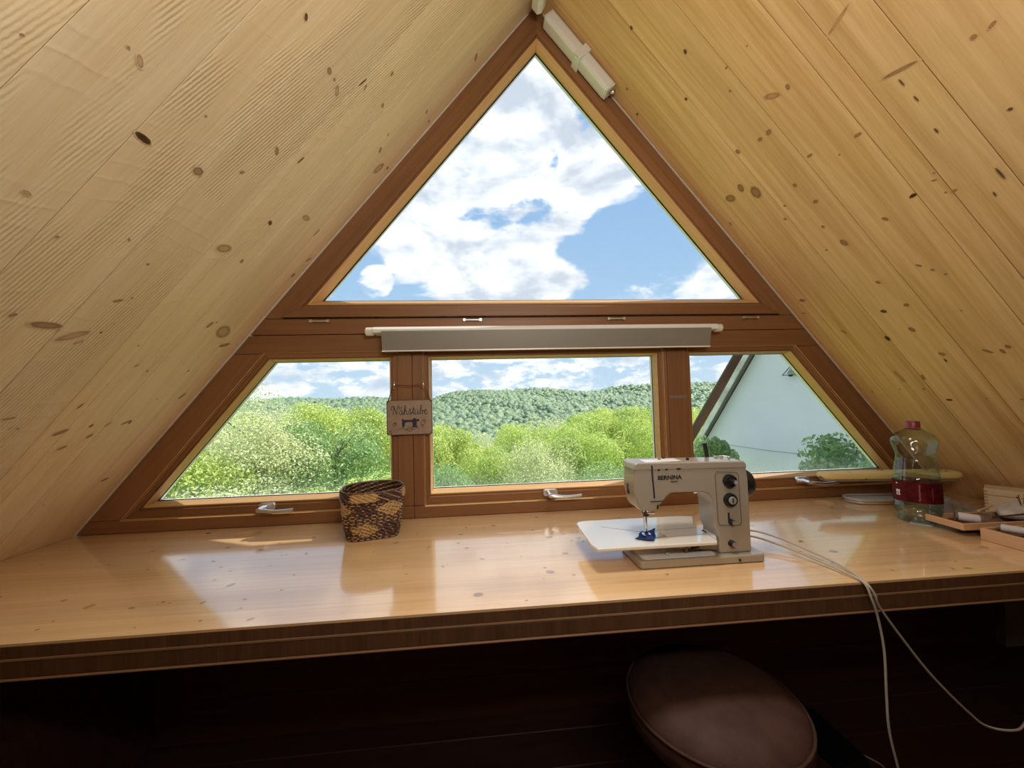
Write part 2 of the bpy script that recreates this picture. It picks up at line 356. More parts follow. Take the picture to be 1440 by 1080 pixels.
KNOTS_R= [(0.448, 0.269, 0.0082, -0.12, 0.7, 2), (0.66, 0.361, 0.0086, -0.19, 0.7, 2), (0.751, 0.256, 0.0062, 0.41, 0.9, 2), (0.975, 0.522, 0.0087, -0.2, 0.7, 1), (0.961, 0.476, 0.0264, 0.96, 0.35, 0), (0.854, 0.391, 0.005, 0.57, 0.8, 1), (1.032, 0.401, 0.0117, 1.82, 0.7, 1), (1.03, 0.366, 0.009, 1.52, 0.8, 1), (1.009, 0.279, 0.0102, 0.38, 0.7, 1), (1.113, 0.196, 0.0177, -0.26, 0.7, 1), (1.119, 0.132, 0.0231, 1.04, 0.7, 1), (1.159, 0.232, 0.0256, -0.06, 0.75, 1), (1.217, 0.358, 0.0082, 0.3, 0.8, 1), (1.256, 0.285, 0.0048, 0.99, 0.9, 1), (1.297, 0.254, 0.0062, 0.79, 0.8, 1), (1.298, 0.376, 0.01, 1.5, 0.7, 1), (1.384, 0.342, 0.0064, 0.37, 0.8, 1), (1.464, 0.362, 0.0155, 0.32, 0.6, 1), (1.168, 0.451, 0.0095, 1.49, 0.5, 1), (1.216, 0.514, 0.0027, 0.88, 0.9, 1), (1.2, 0.578, 0.0104, 1.52, 0.45, 1), (1.447, 0.5, 0.0091, 0.63, 0.6, 1), (1.635, 0.365, 0.0082, 0.65, 0.6, 1), (1.419, 0.588, 0.0103, 1.73, 0.5, 3), (1.62, 0.49, 0.0083, 0.84, 0.4, 1), (1.646, 0.511, 0.0058, 0.71, 0.7, 1), (1.67, 0.53, 0.0059, 1.59, 0.6, 1), (1.172, 0.835, 0.0055, 0.69, 0.9, 1), (1.174, 0.862, 0.0082, 1.94, 0.5, 1), (1.339, 0.813, 0.0045, 0.95, 0.8, 2), (1.389, 0.651, 0.0034, 0.92, 0.7, 1), (1.406, 0.642, 0.0062, 1.24, 0.4, 1), (1.453, 0.66, 0.007, 1.7, 0.5, 1), (1.448, 0.645, 0.0033, 0.96, 0.8, 1), (1.158, 0.71, 0.0112, 0.04, 0.18, 2), (1.209, 0.712, 0.0093, 0.08, 0.2, 2), (1.299, 0.704, 0.0078, 0.02, 0.3, 2), (1.46, 0.742, 0.0183, 0.03, 0.15, 2), (1.501, 0.713, 0.0074, -0.04, 0.25, 2), (0.949, 0.692, 0.0369, 1.81, 0.12, 0), (1.132, 0.72, 0.0379, 1.31, 0.12, 1), (0.531, 0.089, 0.0077, 0.26, 0.8, 1), (0.62, 0.048, 0.0058, 0.32, 0.8, 2), (1.745, 0.316, 0.0099, 1.12, 0.7, 2), (1.74, 0.389, 0.0078, 1.44, 0.8, 1), (1.835, 0.351, 0.0109, 0.35, 0.7, 1), (1.855, 0.263, 0.012, 0.1, 0.6, 3), (1.946, 0.376, 0.0096, 0.92, 0.6, 1), (1.973, 0.372, 0.0077, -0.02, 0.4, 2), (1.798, 0.501, 0.0031, 0.84, 0.7, 1), (1.952, 0.486, 0.0135, 0.87, 0.35, 1), (1.957, 0.517, 0.0099, 0.16, 0.5, 1), (1.943, 0.535, 0.0077, 0.64, 0.8, 1), (2.093, 0.245, 0.0051, 0.8, 0.7, 1), (2.144, 0.294, 0.0102, 1.57, 0.5, 2), (2.038, 0.273, 0.0133, -0.13, 0.35, 1), (2.091, 0.167, 0.0037, 1.53, 0.8, 1), (2.138, 0.396, 0.0035, 1.57, 0.7, 1), (2.142, 0.475, 0.0046, 1.57, 0.6, 1), (1.617, 0.083, 0.0128, 1.24, 0.6, 1), (1.674, 0.047, 0.0097, 0.89, 0.3, 1), (1.796, 0.139, 0.013, 0.6, 0.4, 1), (2.029, 0.2, 0.0322, 0.14, 0.2, 0), (1.339, 0.011, 0.0049, 1.11, 0.8, 1), (1.463, 0.299, 0.0041, 0.33, 0.8, 1), (1.198, 0.053, 0.0081, 0.11, 0.5, 1), (2.1, 0.058, 0.0049, 1.14, 0.7, 1), (0.8, 0.427, 0.0059, 1.42, 0.6, 1), (0.81, 0.508, 0.0032, 0.97, 0.7, 1)]
# ------------------------------------------------------------------ room shell
XA, ZA, SL = .265, 2.803, .827
HL = math.sqrt(1+SL*SL)
def xl(z): return XA-SL*(ZA-z)
def xr(z): return XA+SL*(ZA-z)
M_slL = Matrix(((-SL/HL, 0, 1/HL, XA), (0, 1, 0, 0), (-1/HL, 0, -SL/HL, ZA), (0, 0, 0, 1)))    # u down the slope, v = +Y, n = into the room
M_slR = Matrix(((SL/HL, 0, -1/HL, XA), (0, -1, 0, 0), (-1/HL, 0, -SL/HL, ZA), (0, 0, 0, 1)))   # u down the slope, v = -Y
LEN = ZA*HL
def slope(name, M, sgn, joints, mat, knotmat, knots, label):
    root = bpy.data.objects.new(name, None); link(root); root.matrix_world = M
    props(root, label, 'wall', kind='structure')
    bm = B(); ya, yb = sorted((sgn*.048, sgn*-3.6)); box(bm, -.02, LEN, ya, yb, -.16, -.022); finish('roof_deck', bm, M_panel, root)
    rnd = random.Random(3)
    for a, b in zip(joints, joints[1:]):
        y0, y1 = sorted((sgn*a, sgn*b)); g = .0010
        lift = rnd.uniform(-.0008, .0008)
        bm = B(); box(bm, .0, LEN, y0+g, y1-g, -.022, 0+lift)
        o = finish('plank', bm, mat, root, bevel=.0004, seg=1)
    bm = B(); cl = bm.loops.layers.float_color.new('knot'); n = 20
    for (u, v, r, ang, asp, kind) in knots:
        r = max(r*.95, .0030)
        sh = (.0, .35, .85, 1.)[kind]
        c, s = math.cos(ang), math.sin(ang)
        ctr = bm.verts.new((u, v, .0012)); ring = []
        for i in range(n):
            t = 2*PI*i/n; x, y = r*1.15*math.cos(t), r*1.15*asp*math.sin(t)
            ring.append(bm.verts.new((u+x*c-y*s, v+x*s+y*c, .0012)))
        for i in range(n):
            f = bm.faces.new((ctr, ring[i], ring[(i+1) % n]))
            for l in f.loops: l[cl] = (0. if l.vert is ctr else 1., sh, 0, 1)
    o = finish('wood_knots', bm, knotmat, root); o['kind'] = 'stuff'
    return root
JL = [0.0, -.10, -.26, -.363, -.418, -.578, -.738, -.902, -1.06, -1.22, -1.38, -1.54, -1.70, -1.95, -2.2, -2.5, -2.8, -3.1, -3.4]
JR = [0.0, -.10, -.265, -.432, -.595, -.655, -.757, -.92, -1.08, -1.24, -1.40, -1.56, -1.72, -1.95, -2.2, -2.5, -2.8, -3.1, -3.4]
WALL_L = slope('wall_left', M_slL, 1, JL, M_spruce_l, M_spruce_lk, KNOTS_L, 'sloping left roof side of rough-sawn pale spruce planks with knots')
WALL_R = slope('wall_right', M_slR, -1, JR, M_spruce_r, M_spruce_rk, KNOTS_R, 'sloping right roof side of smoother honey spruce planks with dark knots')
# hairline of sealant where the slopes meet the gable timber
for root, sg in ((WALL_L, 1), (WALL_R, -1)):
    bm = B(); y0, y1 = sorted((sg*-.001, sg*-.006)); box(bm, .05, LEN-.8, y0, y1, 0, .004); finish('sealant_strip', bm, M_seal, root)
fl = empty('floor', label='dark wooden board floor under the worktop', cat='floor', kind='structure')
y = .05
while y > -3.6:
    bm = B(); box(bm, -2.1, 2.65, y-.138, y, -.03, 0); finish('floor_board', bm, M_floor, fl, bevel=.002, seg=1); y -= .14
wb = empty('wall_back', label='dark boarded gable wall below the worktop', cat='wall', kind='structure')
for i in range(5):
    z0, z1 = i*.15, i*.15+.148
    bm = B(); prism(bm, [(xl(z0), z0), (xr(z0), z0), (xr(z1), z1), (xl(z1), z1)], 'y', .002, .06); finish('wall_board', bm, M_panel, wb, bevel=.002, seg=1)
bm = B(); prism(bm, [(xl(0), 0), (xr(0), 0), (XA, ZA)], 'y', -3.46, -3.40)
o = finish('wall_front', bm, M_spruce_r); props(o, 'rear gable wall of the attic behind the viewer', 'wall', kind='structure')

# ------------------------------------------------------------------ gable timber: boards framing the four windows
def board(name, poly, mat, parent, y0=0., y1=.075, bev=.0022, label=None):
    bm = B(); prism(bm, poly, 'y', y0, y1); return finish(name, bm, mat, parent, bevel=bev, seg=2, label=label)
def diag(name, poly, side, parent, y0=0., y1=.075, mat=None, bev=.0022):
    """a board whose fibres follow the roof slope"""
    M = M_slL if side < 0 else M_slR
    Mi = M.inverted(); bm = B()
    A = [Mi @ Vector((p[0], y0, p[1])) for p in poly]; C = [Mi @ Vector((p[0], y1, p[1])) for p in poly]
    a = [bm.verts.new(v) for v in A]; c = [bm.verts.new(v) for v in C]; n = len(a)
    bm.faces.new(a); bm.faces.new(c[::-1])
    for i in range(n): bm.faces.new((a[i], c[i], c[(i+1) % n], a[(i+1) % n]))
    o = finish(name, bm, mat or M_larch_u, parent, bevel=bev, seg=2); o.matrix_local = M
    return o
ZS, ZT = .797, 1.385       # top of the sill rail, underside of the cross beam
g = .0008
tb = empty('trim_1', label='broad red-brown cross beam of two boards between upper and lower windows', cat='beam', kind='structure')
board('beam_board', [(xl(ZT), ZT), (xr(ZT), ZT), (xr(1.454), 1.454), (xl(1.454), 1.454)], M_larch_x, tb)
board('beam_board', [(xl(1.456), 1.456), (xr(1.456), 1.456), (xr(1.5155), 1.5155), (xl(1.5155), 1.5155)], M_larch_x, tb)
tb = empty('trim_2', label='left timber post behind the hanging sign, between left and middle windows', cat='post', kind='structure')
board('post_board', [(-.312, ZS+g), (-.2565, ZS+g), (-.2565, ZT-g), (-.312, ZT-g)], M_larch_z, tb)
board('post_board', [(-.2550, ZS+g), (-.212, ZS+g), (-.212, ZT-g), (-.2550, ZT-g)], M_larch_z, tb)
tb = empty('trim_3', label='right timber post between middle and right windows with a grey strip', cat='post', kind='structure')
board('post_board', [(.745, ZS+g), (.764, ZS+g), (.764, ZT-g), (.745, ZT-g)], M_larch_z, tb)
board('post_board', [(.7655, ZS+g), (.856, ZS+g), (.856, ZT-g), (.7655, ZT-g)], M_larch_z, tb)
bm = B(); box(bm, .768, .842, -.0015, .001, 1.178, 1.190); finish('metal_strip', bm, plain('strip_grey', (.25, .22, .19), .5, .5), tb, label='dull grey strip across the post')
tb = empty('trim_4', label='sill rail along the back edge of the worktop', cat='rail', kind='structure')
board('sill_board', [(xl(.7505), .7505), (-.2555, .7505), (-.2555, ZS-g), (xl(ZS-g), ZS-g)], M_larch_x, tb)
board('sill_board', [(-.2545, .7505), (xr(.7505), .7505), (xr(ZS-g), ZS-g), (-.2545, ZS-g)], M_larch_x, tb)
tb = empty('trim_5', label='sloping timber board along the left roof edge', cat='board', kind='structure')
diag('rafter_board', [(xl(ZS), ZS), (-1.279, ZS), (-.795, ZT-g), (xl(ZT-g), ZT-g)], -1, tb)
diag('rafter_board', [(xl(1.516)+.0005, 1.5165), (-.730, 1.5165), (XA, 2.720), (XA, ZA)], -1, tb, .0, .046)
tb = empty('trim_6', label='sloping timber board along the right roof edge', cat='board', kind='structure')
diag('rafter_board', [(1.811, ZS), (xr(ZS), ZS), (xr(ZT-g), ZT-g), (1.325, ZT-g)], 1, tb)
diag('rafter_board', [(1.262, 1.5165), (xr(1.516)-.0005, 1.5165), (XA, ZA), (XA, 2.720)], 1, tb, .0, .046)

# ------------------------------------------------------------------ windows
M_glass, _g, _b = material('window_glass'); _g.nodes.remove(_b)
_out = [n for n in _g.nodes if n.type == 'OUTPUT_MATERIAL'][0]
_tr = _g.nodes.new('ShaderNodeBsdfTransparent'); _tr.inputs[0].default_value = (.97, .985, .98, 1)
_gl = _g.nodes.new('ShaderNodeBsdfGlossy'); _gl.inputs['Roughness'].default_value = .02
_fr = _schlick(_g, .03)
_df = _g.nodes.new('ShaderNodeBsdfTranslucent'); _df.inputs[0].default_value = (.9, .92, .95, 1)
_m1 = _g.nodes.new('ShaderNodeMixShader'); _g.links.new(_fr, _m1.inputs[0]); _g.links.new(_tr.outputs[0], _m1.inputs[1]); _g.links.new(_gl.outputs[0], _m1.inputs[2])
_m2 = _g.nodes.new('ShaderNodeMixShader'); _g.links.new(_m1.outputs[0], _m2.inputs[1]); _g.links.new(_df.outputs[0], _m2.inputs[2])
_tcg = _g.nodes.new('ShaderNodeTexCoord'); _spg = _g.nodes.new('ShaderNodeSeparateXYZ'); _g.links.new(_tcg.outputs['Object'], _spg.inputs[0])
_dust = _math(_g, 'MULTIPLY', _noise(_g, _mapping(_g, _tcg.outputs['Object'], (140, 1, 5)), 1., 3), .16)      # streaky dust film; the mask puts its sunlit haze at the panes' foot
_dust = _math(_g, 'MULTIPLY', _dust, _maprange(_g, _spg.outputs['Z'], .85, .94, 1., 0.))
_g.links.new(_math(_g, 'ADD', _dust, .012), _m2.inputs[0])
_g.links.new(_m2.outputs[0], _out.inputs[0])
M_spacer = plain('pane_spacer', (.55, .56, .55), .4, .6)
def window(n, poly, ins, label, kinds, proud=.006, slopes=()):
    """poly: opening, counter-clockwise (x,z); ins: distance opening edge -> glass edge per side"""
    root = empty('window_%d' % n, label=label, cat='window', kind='structure')
    k = len(poly)
    prof = [(0.04, proud+.03), (0.04, proud), (.56, proud), (.58, proud+.006), (.70, proud+.006), (.70, proud+.045), (0.04, proud+.045)]
    bead = [(.70, proud+.004), (.78, proud+.004), (1.0, proud+.030), (1.0, proud+.040), (.70, proud+.040)]
    for nm, pr, mt in (('rail', prof, None), ('glazing_bead', bead, M_bead)):
        rings = [offset_poly(poly, [ins[i]*u for i in range(k)]) for u, _ in pr]
        for i in range(k):
            j = (i+1) % k
            d = Vector(poly[j])-Vector(poly[i])
            vert = abs(d.x) < .02; flat = abs(d.y) < .02
            name = nm if mt else ('stile' if vert else 'rail')
            M = Matrix.Identity(4) if (vert or flat) else (M_slL if d.x*d.y > 0 else M_slR)
            Mi = M.inverted(); bm = B()
            a = [bm.verts.new(Mi @ Vector((r[i].x, y, r[i].y))) for r, (_, y) in zip(rings, pr)]
            c = [bm.verts.new(Mi @ Vector((r[j].x, y, r[j].y))) for r, (_, y) in zip(rings, pr)]
            m = len(a)
            for q in range(m): bm.faces.new((a[q], c[q], c[(q+1) % m], a[(q+1) % m]))
            bm.faces.new(a[::-1]); bm.faces.new(c)
            mm = mt or (M_larch_z if vert else (M_larch_x if flat else M_larch_u))
            o = finish(name, bm, mm, root, bevel=.0008, seg=1); o.matrix_local = M
    # pale chamfer strip lining the opening on its lit sides
    gp = offset_poly(poly, [i*.93 for i in ins]); g2 = offset_poly(poly, [i*1.06 for i in ins])
    bm = B(); yy = proud+.041
    A = [bm.verts.new((p.x, yy, p.y)) for p in gp]; C = [bm.verts.new((p.x, yy, p.y)) for p in g2]
    for i in range(k): bm.faces.new((A[i], A[(i+1) % k], C[(i+1) % k], C[i]))
    bmesh.ops.solidify(bm, geom=bm.faces[:], thickness=.003)
    finish('spacer', bm, M_spacer, root)
    bm = B(); a = [bm.verts.new((p.x, yy+.004, p.y)) for p in offset_poly(poly, [i*.9 for i in ins])]; bm.faces.new(a)
    finish('pane', bm, M_glass, root)
    # outer sash frame, seen edge-on from outside
    ou = offset_poly(poly, [-.01]*k); oi_ = offset_poly(poly, [i*1.0 for i in ins])
    bm = B()
    for y0, y1 in ((yy+.006, yy+.02),):
        r0 = [[bm.verts.new((p.x, y, p.y)) for p in P] for P in (ou, oi_) for y in (y0, y1)]
        for i in range(k):
            j = (i+1) % k
            for q, s in ((0, 1), (1, 3), (3, 2), (2, 0)): bm.faces.new((r0[q][i], r0[q][j], r0[s][j], r0[s][i]))
    finish('outer_frame', bm, M_alu, root)
    return root
def rebate(parent, poly, sides):
    """thin pale chamfer strip around an opening, on the fixed timber"""
    a = offset_poly(poly, [-.0035]*len(poly)); b = offset_poly(poly, [.0012]*len(poly)); k = len(poly)
    for i in sides:
        j = (i+1) % k; bm = B()
        v = [bm.verts.new((p.x, y, p.y)) for p, y in ((a[i], -.0022), (a[j], -.0022), (b[j], .006), (b[i], .006))]
        w = [bm.verts.new((p.x, y, p.y)) for p, y in ((a[i], .012), (a[j], .012), (b[j], .012), (b[i], .012))]
        bm.faces.new(v); bm.faces.new(w[::-1])
        for q in range(4): bm.faces.new((v[q], w[q], w[(q+1) % 4], v[(q+1) % 4]))
        finish('rebate_strip', bm, M_bead, parent)
W1P = [(-.736, 1.517), (1.266, 1.517), (XA, 2.728)]
W1 = window(1, W1P, [.070, .064, .064], 'large triangular gable window showing blue sky and cumulus', None, proud=-.014)
W2P = [(-1.279, ZS), (-.312, ZS), (-.312, ZT), (-.795, ZT)]
W2 = window(2, W2P, [.053, .036, .028, .030], 'slanted lower left window with green trees beyond', None)
W3P = [(-.212, ZS), (.745, ZS), (.745, ZT), (-.212, ZT)]
W3 = window(3, W3P, [.053, .024, .028, .024], 'rectangular lower middle window with forested hill beyond', None)
W4P = [(.856, ZS), (1.811, ZS), (1.325, ZT), (.856, ZT)]
W4 = window(4, W4P, [.053, .030, .028, .014], 'slanted lower right window facing the pale neighbouring house', None)
rebate(W2, W2P, (0, 1, 2, 3)); rebate(W3, W3P, (0, 1, 2, 3)); rebate(W4, W4P, (0, 1, 2, 3))
def handle(root, x, z):
    bm = B(); prism(bm, rrect(x-.030, x+.030, z-.013, z+.013, .012, 5), 'y', -.006, .008)
    o = finish('handle', bm, M_silver, root, smooth=True, auto=40, bevel=.002, label='silver lever window handle')
    bm = B(); cyl(bm, (x-.008, -.004, z), (x-.008, -.048, z-.002), .009, .008)
    tube(bm, smooth_path([(x-.010, -.044, z-.002), (x+.01, -.050, z-.003), (x+.05, -.052, z-.007), (x+.09, -.050, z-.006), (x+.112, -.048, z-.004)], 5), lambda t: .0085-.0025*t, 10, flat=.7)
    finish('lever', bm, M_silver, o, smooth=True, auto=50)
handle(W2, -.785, .822); handle(W3, .268, .824); handle(W4, 1.325, .826)
for x in (-.594, -.020, .556, 1.128):
    bm = B(); cyl(bm, (x-.027, -.008, 1.505), (x+.027, -.008, 1.505), .0045, n=10)
    box(bm, x-.036, x-.027, -.012, 0, 1.500, 1.510); box(bm, x+.027, x+.036, -.012, 0, 1.500, 1.510)
    finish('hinge', bm, M_silver, W1, smooth=True, auto=40)
# ------------------------------------------------------------------ worktop
DZ = .75; YF = -.667
dk = empty('worktop', (0, 0, 0), label='long built-in worktop of glossy honey spruce running wall to wall', cat='worktop')
XLd, XRd = xl(DZ)+.001, xr(DZ)-.001
ys = [0.0, -.118, -.21, -.315, -.41, -.52, -.60, YF]
def holed(name, y0, y1, holes, mat):
    bm = B()
    xs0, xs1 = XLd, XRd
    outer = [bm.verts.new(p) for p in ((xs0, y1, DZ), (xs1, y1, DZ), (xs1, y0, DZ), (xs0, y0, DZ))]
    ed = [bm.edges.new((outer[i], outer[(i+1) % 4])) for i in range(4)]
    for hx, hy, r in holes:
        ring = [bm.verts.new((hx+r*math.cos(2*PI*i/32), hy+r*math.sin(2*PI*i/32), DZ)) for i in range(32)]
        ed += [bm.edges.new((ring[i], ring[(i+1) % 32])) for i in range(32)]
    bmesh.ops.triangle_fill(bm, edges=ed, use_beauty=True)
    r = bmesh.ops.extrude_face_region(bm, geom=bm.faces[:])
    for v in r['geom']:
        if isinstance(v, bmesh.types.BMVert): v.co.z -= .03
    return finish(name, bm, mat, dk)
HOLES = [(-.808, -.077, .038), (1.348, -.072, .038)]
holed('board', ys[0], ys[1], HOLES, M_desk)
for a, b in zip(ys[1:], ys[2:]):
    bm = B(); box(bm, XLd, XRd, b, a, DZ-.03, DZ); finish('board', bm, M_desk, dk, bevel=.00012, seg=1)
for hx, hy, r in HOLES:
    bm = B(); cyl(bm, (hx, hy, DZ-.05), (hx, hy, DZ-.0295), r*1.2, n=24); finish('cable_hole', bm, M_hole, dk, label='round dark cable hole')
def edge_board(z0, z1, y, mat, name):
    bm = B(); box(bm, xl(z0)+.002, xr(z0)-.002, y, y+.02, z0, z1); return finish(name, bm, mat, dk, bevel=.002, seg=1)
M_ply = wood('ply_line', (.34, .19, .10), (.27, .14, .065), 'x', 20, .5, .1, .3)
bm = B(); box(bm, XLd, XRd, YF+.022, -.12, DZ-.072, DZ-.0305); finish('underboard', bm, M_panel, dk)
edge_board(DZ-.036, DZ-.0302, YF+.001, M_ply, 'ply_edge')
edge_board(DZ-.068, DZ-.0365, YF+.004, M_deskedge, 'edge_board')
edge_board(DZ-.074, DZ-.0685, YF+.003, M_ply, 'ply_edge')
# front edge of the top board: shade put into its dark colour
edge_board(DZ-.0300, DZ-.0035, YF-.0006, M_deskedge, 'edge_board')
# knots of the worktop
rk = random.Random(11); bm = B(); cl = bm.loops.layers.float_color.new('knot')
def desk_knot(x, y, r, asp, ang, sh, n=16):
    c, s = math.cos(ang), math.sin(ang)
    ctr = bm.verts.new((x, y, DZ+.0004)); ring = []
    for i in range(n):
        t = 2*PI*i/n; a, b = r*math.cos(t), r*asp*math.sin(t); ring.append(bm.verts.new((x+a*c-b*s, y+a*s+b*c, DZ+.0004)))
    for i in range(n):
        f = bm.faces.new((ctr, ring[i], ring[(i+1) % n]))
        for l in f.loops: l[cl] = (0. if l.vert is ctr else 1., sh, 0, 1)
for i in range(170):
    x, y = rk.uniform(-1.35, 1.8), rk.uniform(-.65, -.03)
    if any((x-h[0])**2+(y-h[1])**2 < .06**2 for h in HOLES): continue
    big = rk.random() < .22
    desk_knot(x, y, rk.uniform(.007, .013) if big else rk.uniform(.0025, .006), rk.uniform(.35, .8), rk.gauss(0, .35)+(.0 if rk.random() < .8 else 1.), rk.uniform(.1, .8))
o = finish('wood_knots', bm, M_deskk, dk); o['kind'] = 'stuff'
# supports under the worktop
bm = B(); box(bm, 1.78, 1.86, -.30, -.27, .30, DZ-.075); finish('support_panel', bm, plain('bracket_grey', (.10, .10, .085), .6), dk, bevel=.002)
bm = B(); box(bm, -1.2, -1.16, -.45, -.02, .0, DZ-.075); finish('support_panel', bm, M_panel, dk, bevel=.002)
bm = B(); box(bm, -1.15, 1.77, -.06, -.02, DZ-.17, DZ-.075); finish('apron', bm, M_panel, dk, bevel=.002)
# ------------------------------------------------------------------ text and strokes
def text_obj(name, s, size, mat, parent, loc, rot=(PI/2, 0, 0), bold=0., shear=0., ext=.0003, align='CENTER', sx=1.):
    cu = bpy.data.curves.new(name, 'FONT'); cu.body = s; cu.size = size; cu.extrude = ext; cu.offset = bold; cu.shear = shear
    cu.align_x = align; cu.align_y = 'CENTER'; cu.materials.append(mat)
    tmp = bpy.data.objects.new('tmp', cu); COL.objects.link(tmp); bpy.context.view_layer.update()
    me = bpy.data.meshes.new_from_object(tmp.evaluated_get(bpy.context.evaluated_depsgraph_get())); bpy.data.objects.remove(tmp); me.name = name
    o = bpy.data.objects.new(name, me); link(o, parent); o.location = loc; o.rotation_euler = rot; o.scale = (sx, 1, 1); return o
def strokes(bm, paths, o, sc, y, r, n=5, k=4):
    for p in paths:
        pp = [(o[0]+a*sc, y, o[1]+b*sc) for a, b in p]
        tube(bm, smooth_path(pp, k) if len(pp) > 2 else pp, r, n)

# ------------------------------------------------------------------ hanging sign
sg = empty('hanging_sign', (-.265, -.014, 1.19), 0, 'small beige metal plaque with dark script lettering hung on the left post', 'sign')
M_sign = plain('sign_beige', (.34, .25, .18), .45, .2, var=.08, bscale=300)
M_signedge = plain('sign_edge', (.10, .06, .04), .5)
bm = B(); prism(bm, rrect(-.085, .085, -.122, .010, .008, 4), 'y', 0, .0014); finish('plate', bm, M_sign, sg)
bm = B()
tube(bm, [(x, -.0004, z) for x, z in rrect(-.084, .084, -.121, .009, .008, 4)], .0012, 6, closed=True); finish('rolled_edge', bm, M_signedge, sg)
for x, z in ((-.079, .003), (.079, .003), (-.079, -.115), (.079, -.115)):
    bm = B(); cyl(bm, (x, -.0016, z), (x, .0004, z), .0022, n=10); finish('eyelet', bm, M_chrome, sg)
N = [[(0,.55),(.05,.9),(.2,1.),(.3,.85),(.25,.5),(.2,.05)], [(.3,.95),(.45,.5),(.62,.05)], [(.62,.05),(.68,.6),(.78,1.),(.9,.98)]]
Aa = [[(.38,.45),(.2,.5),(.05,.25),(.12,.03),(.3,.1),(.38,.45),(.38,.12),(.5,.05),(.6,.2)], [(.12,.72),(.13,.76)], [(.32,.72),(.33,.76)]]
Hh = [[(0,.2),(.2,.75),(.22,1.),(.1,.95),(.08,.5),(.07,0)], [(.08,.3),(.22,.5),(.32,.4),(.31,.1),(.4,.02),(.52,.2)]]
Ss = [[(0,.2),(.22,.66),(.20,.45),(.30,.25),(.24,.04),(.06,.06)], [(.24,.05),(.42,.2)]]
Tt = [[(0,.2),(.15,.55),(.18,.9),(.13,.3),(.2,.03),(.36,.2)], [(0,.6),(.32,.63)]]
Uu = [[(0,.5),(-.02,.15),(.1,.02),(.26,.2),(.32,.5),(.3,.12),(.4,.03),(.52,.2)]]
Bb = [[(0,.2),(.2,.75),(.22,1.),(.1,.95),(.07,.3),(.15,.03),(.32,.15),(.3,.45),(.22,.38),(.5,.4)]]
Ee = [[(0,.25),(.25,.35),(.24,.52),(.1,.48),(.06,.2),(.2,.02),(.42,.15)]]
bm = B(); x = -.068
for gph, w in ((N, .86), (Aa, .58), (Hh, .52), (Ss, .42), (Tt, .36), (Uu, .52), (Bb, .48), (Ee, .42)):
    strokes(bm, gph, (x, -.046), .0335, -.0008, .0010); x += w*.0325
for dx in (-.0372, -.0300): cyl(bm, (dx, -.0020, -.0195), (dx, 0, -.0195), .0019, n=10)
finish('lettering', bm, M_ink, sg, label='dark script lettering')
bm = B()   # printed antique sewing machine
prism(bm, [(-.028,-.092),(-.028,-.070),(-.030,-.064),(-.026,-.061),(-.020,-.066),(.010,-.066),(.014,-.060),(.022,-.060),(.026,-.066),(.026,-.088),(.030,-.094),(.006,-.094),(.011,-.088),(.011,-.078),(.005,-.074),(-.012,-.074),(-.018,-.078),(-.020,-.092)], 'y', -.0009, .0002)
cyl(bm, (.031, -.0009, -.068), (.031, .0002, -.068), .005, n=14)
finish('printed_machine', bm, plain('print_navy', (.02, .015, .03), .6), sg, label='dark printed sewing machine picture')
bm = B()
tube(bm, smooth_path([(-.040, -.0006, -.100), (-.025, -.0006, -.096), (-.010, -.0006, -.104), (.0, -.0006, -.098), (.012, -.0006, -.104), (.025, -.0006, -.096), (.036, -.0006, -.100)], 4), .0009, 5)
tube(bm, smooth_path([(-.012, -.0006, -.100), (-.006, -.0006, -.092), (.0, -.0006, -.095), (.006, -.0006, -.092), (.012, -.0006, -.100), (.0, -.0006, -.110)], 4), .0009, 5, closed=True)
finish('printed_flourish', bm, plain('print_brown', (.12, .06, .04), .6), sg)
M_rose = plain('print_rose', (.20, .07, .05), .6)
for cx, cz, r in ((-.056, -.082, .006), (-.053, -.078, .004), (.050, -.078, .009), (.054, -.070, .006), (.046, -.088, .005), (-.070, -.112, .004), (-.072, -.106, .003)):
    bm = B(); tube(bm, [(cx+r*math.cos(t*PI/5), -.0006, cz+r*math.sin(t*PI/5)) for t in range(10)], .0009, 5, closed=True)
    finish('printed_flower', bm, M_rose, sg)
bm = B(); tube(bm, smooth_path([(-.079, -.001, .003), (-.070, -.004, .030), (-.054, -.010, .062), (0, -.011, .064), (.050, -.010, .062), (.070, -.004, .030), (.079, -.001, .003)], 6), .0016, 8)
finish('hanging_wire', bm, plain('wire_brown', (.10, .03, .02), .4, .3), sg)
for x in (-.056, .052):
    hk = empty('screw_hook', (-.265+x, 0, 1.25), 0, 'silver screw hook at the %s end of the sign wire' % ('left' if x < 0 else 'right'), 'hook', 'hooks holding the hanging sign')
    bm = B(); cyl(bm, (0, .002, .008), (0, -.010, .008), .0022, n=8)
    tube(bm, smooth_path([(0, -.010, .020), (0, -.010, .008), (0, -.013, -.004), (0, -.020, -.006), (0, -.022, .002)], 5), .0018, 7); finish('hook_body', bm, M_chrome, hk, smooth=True)

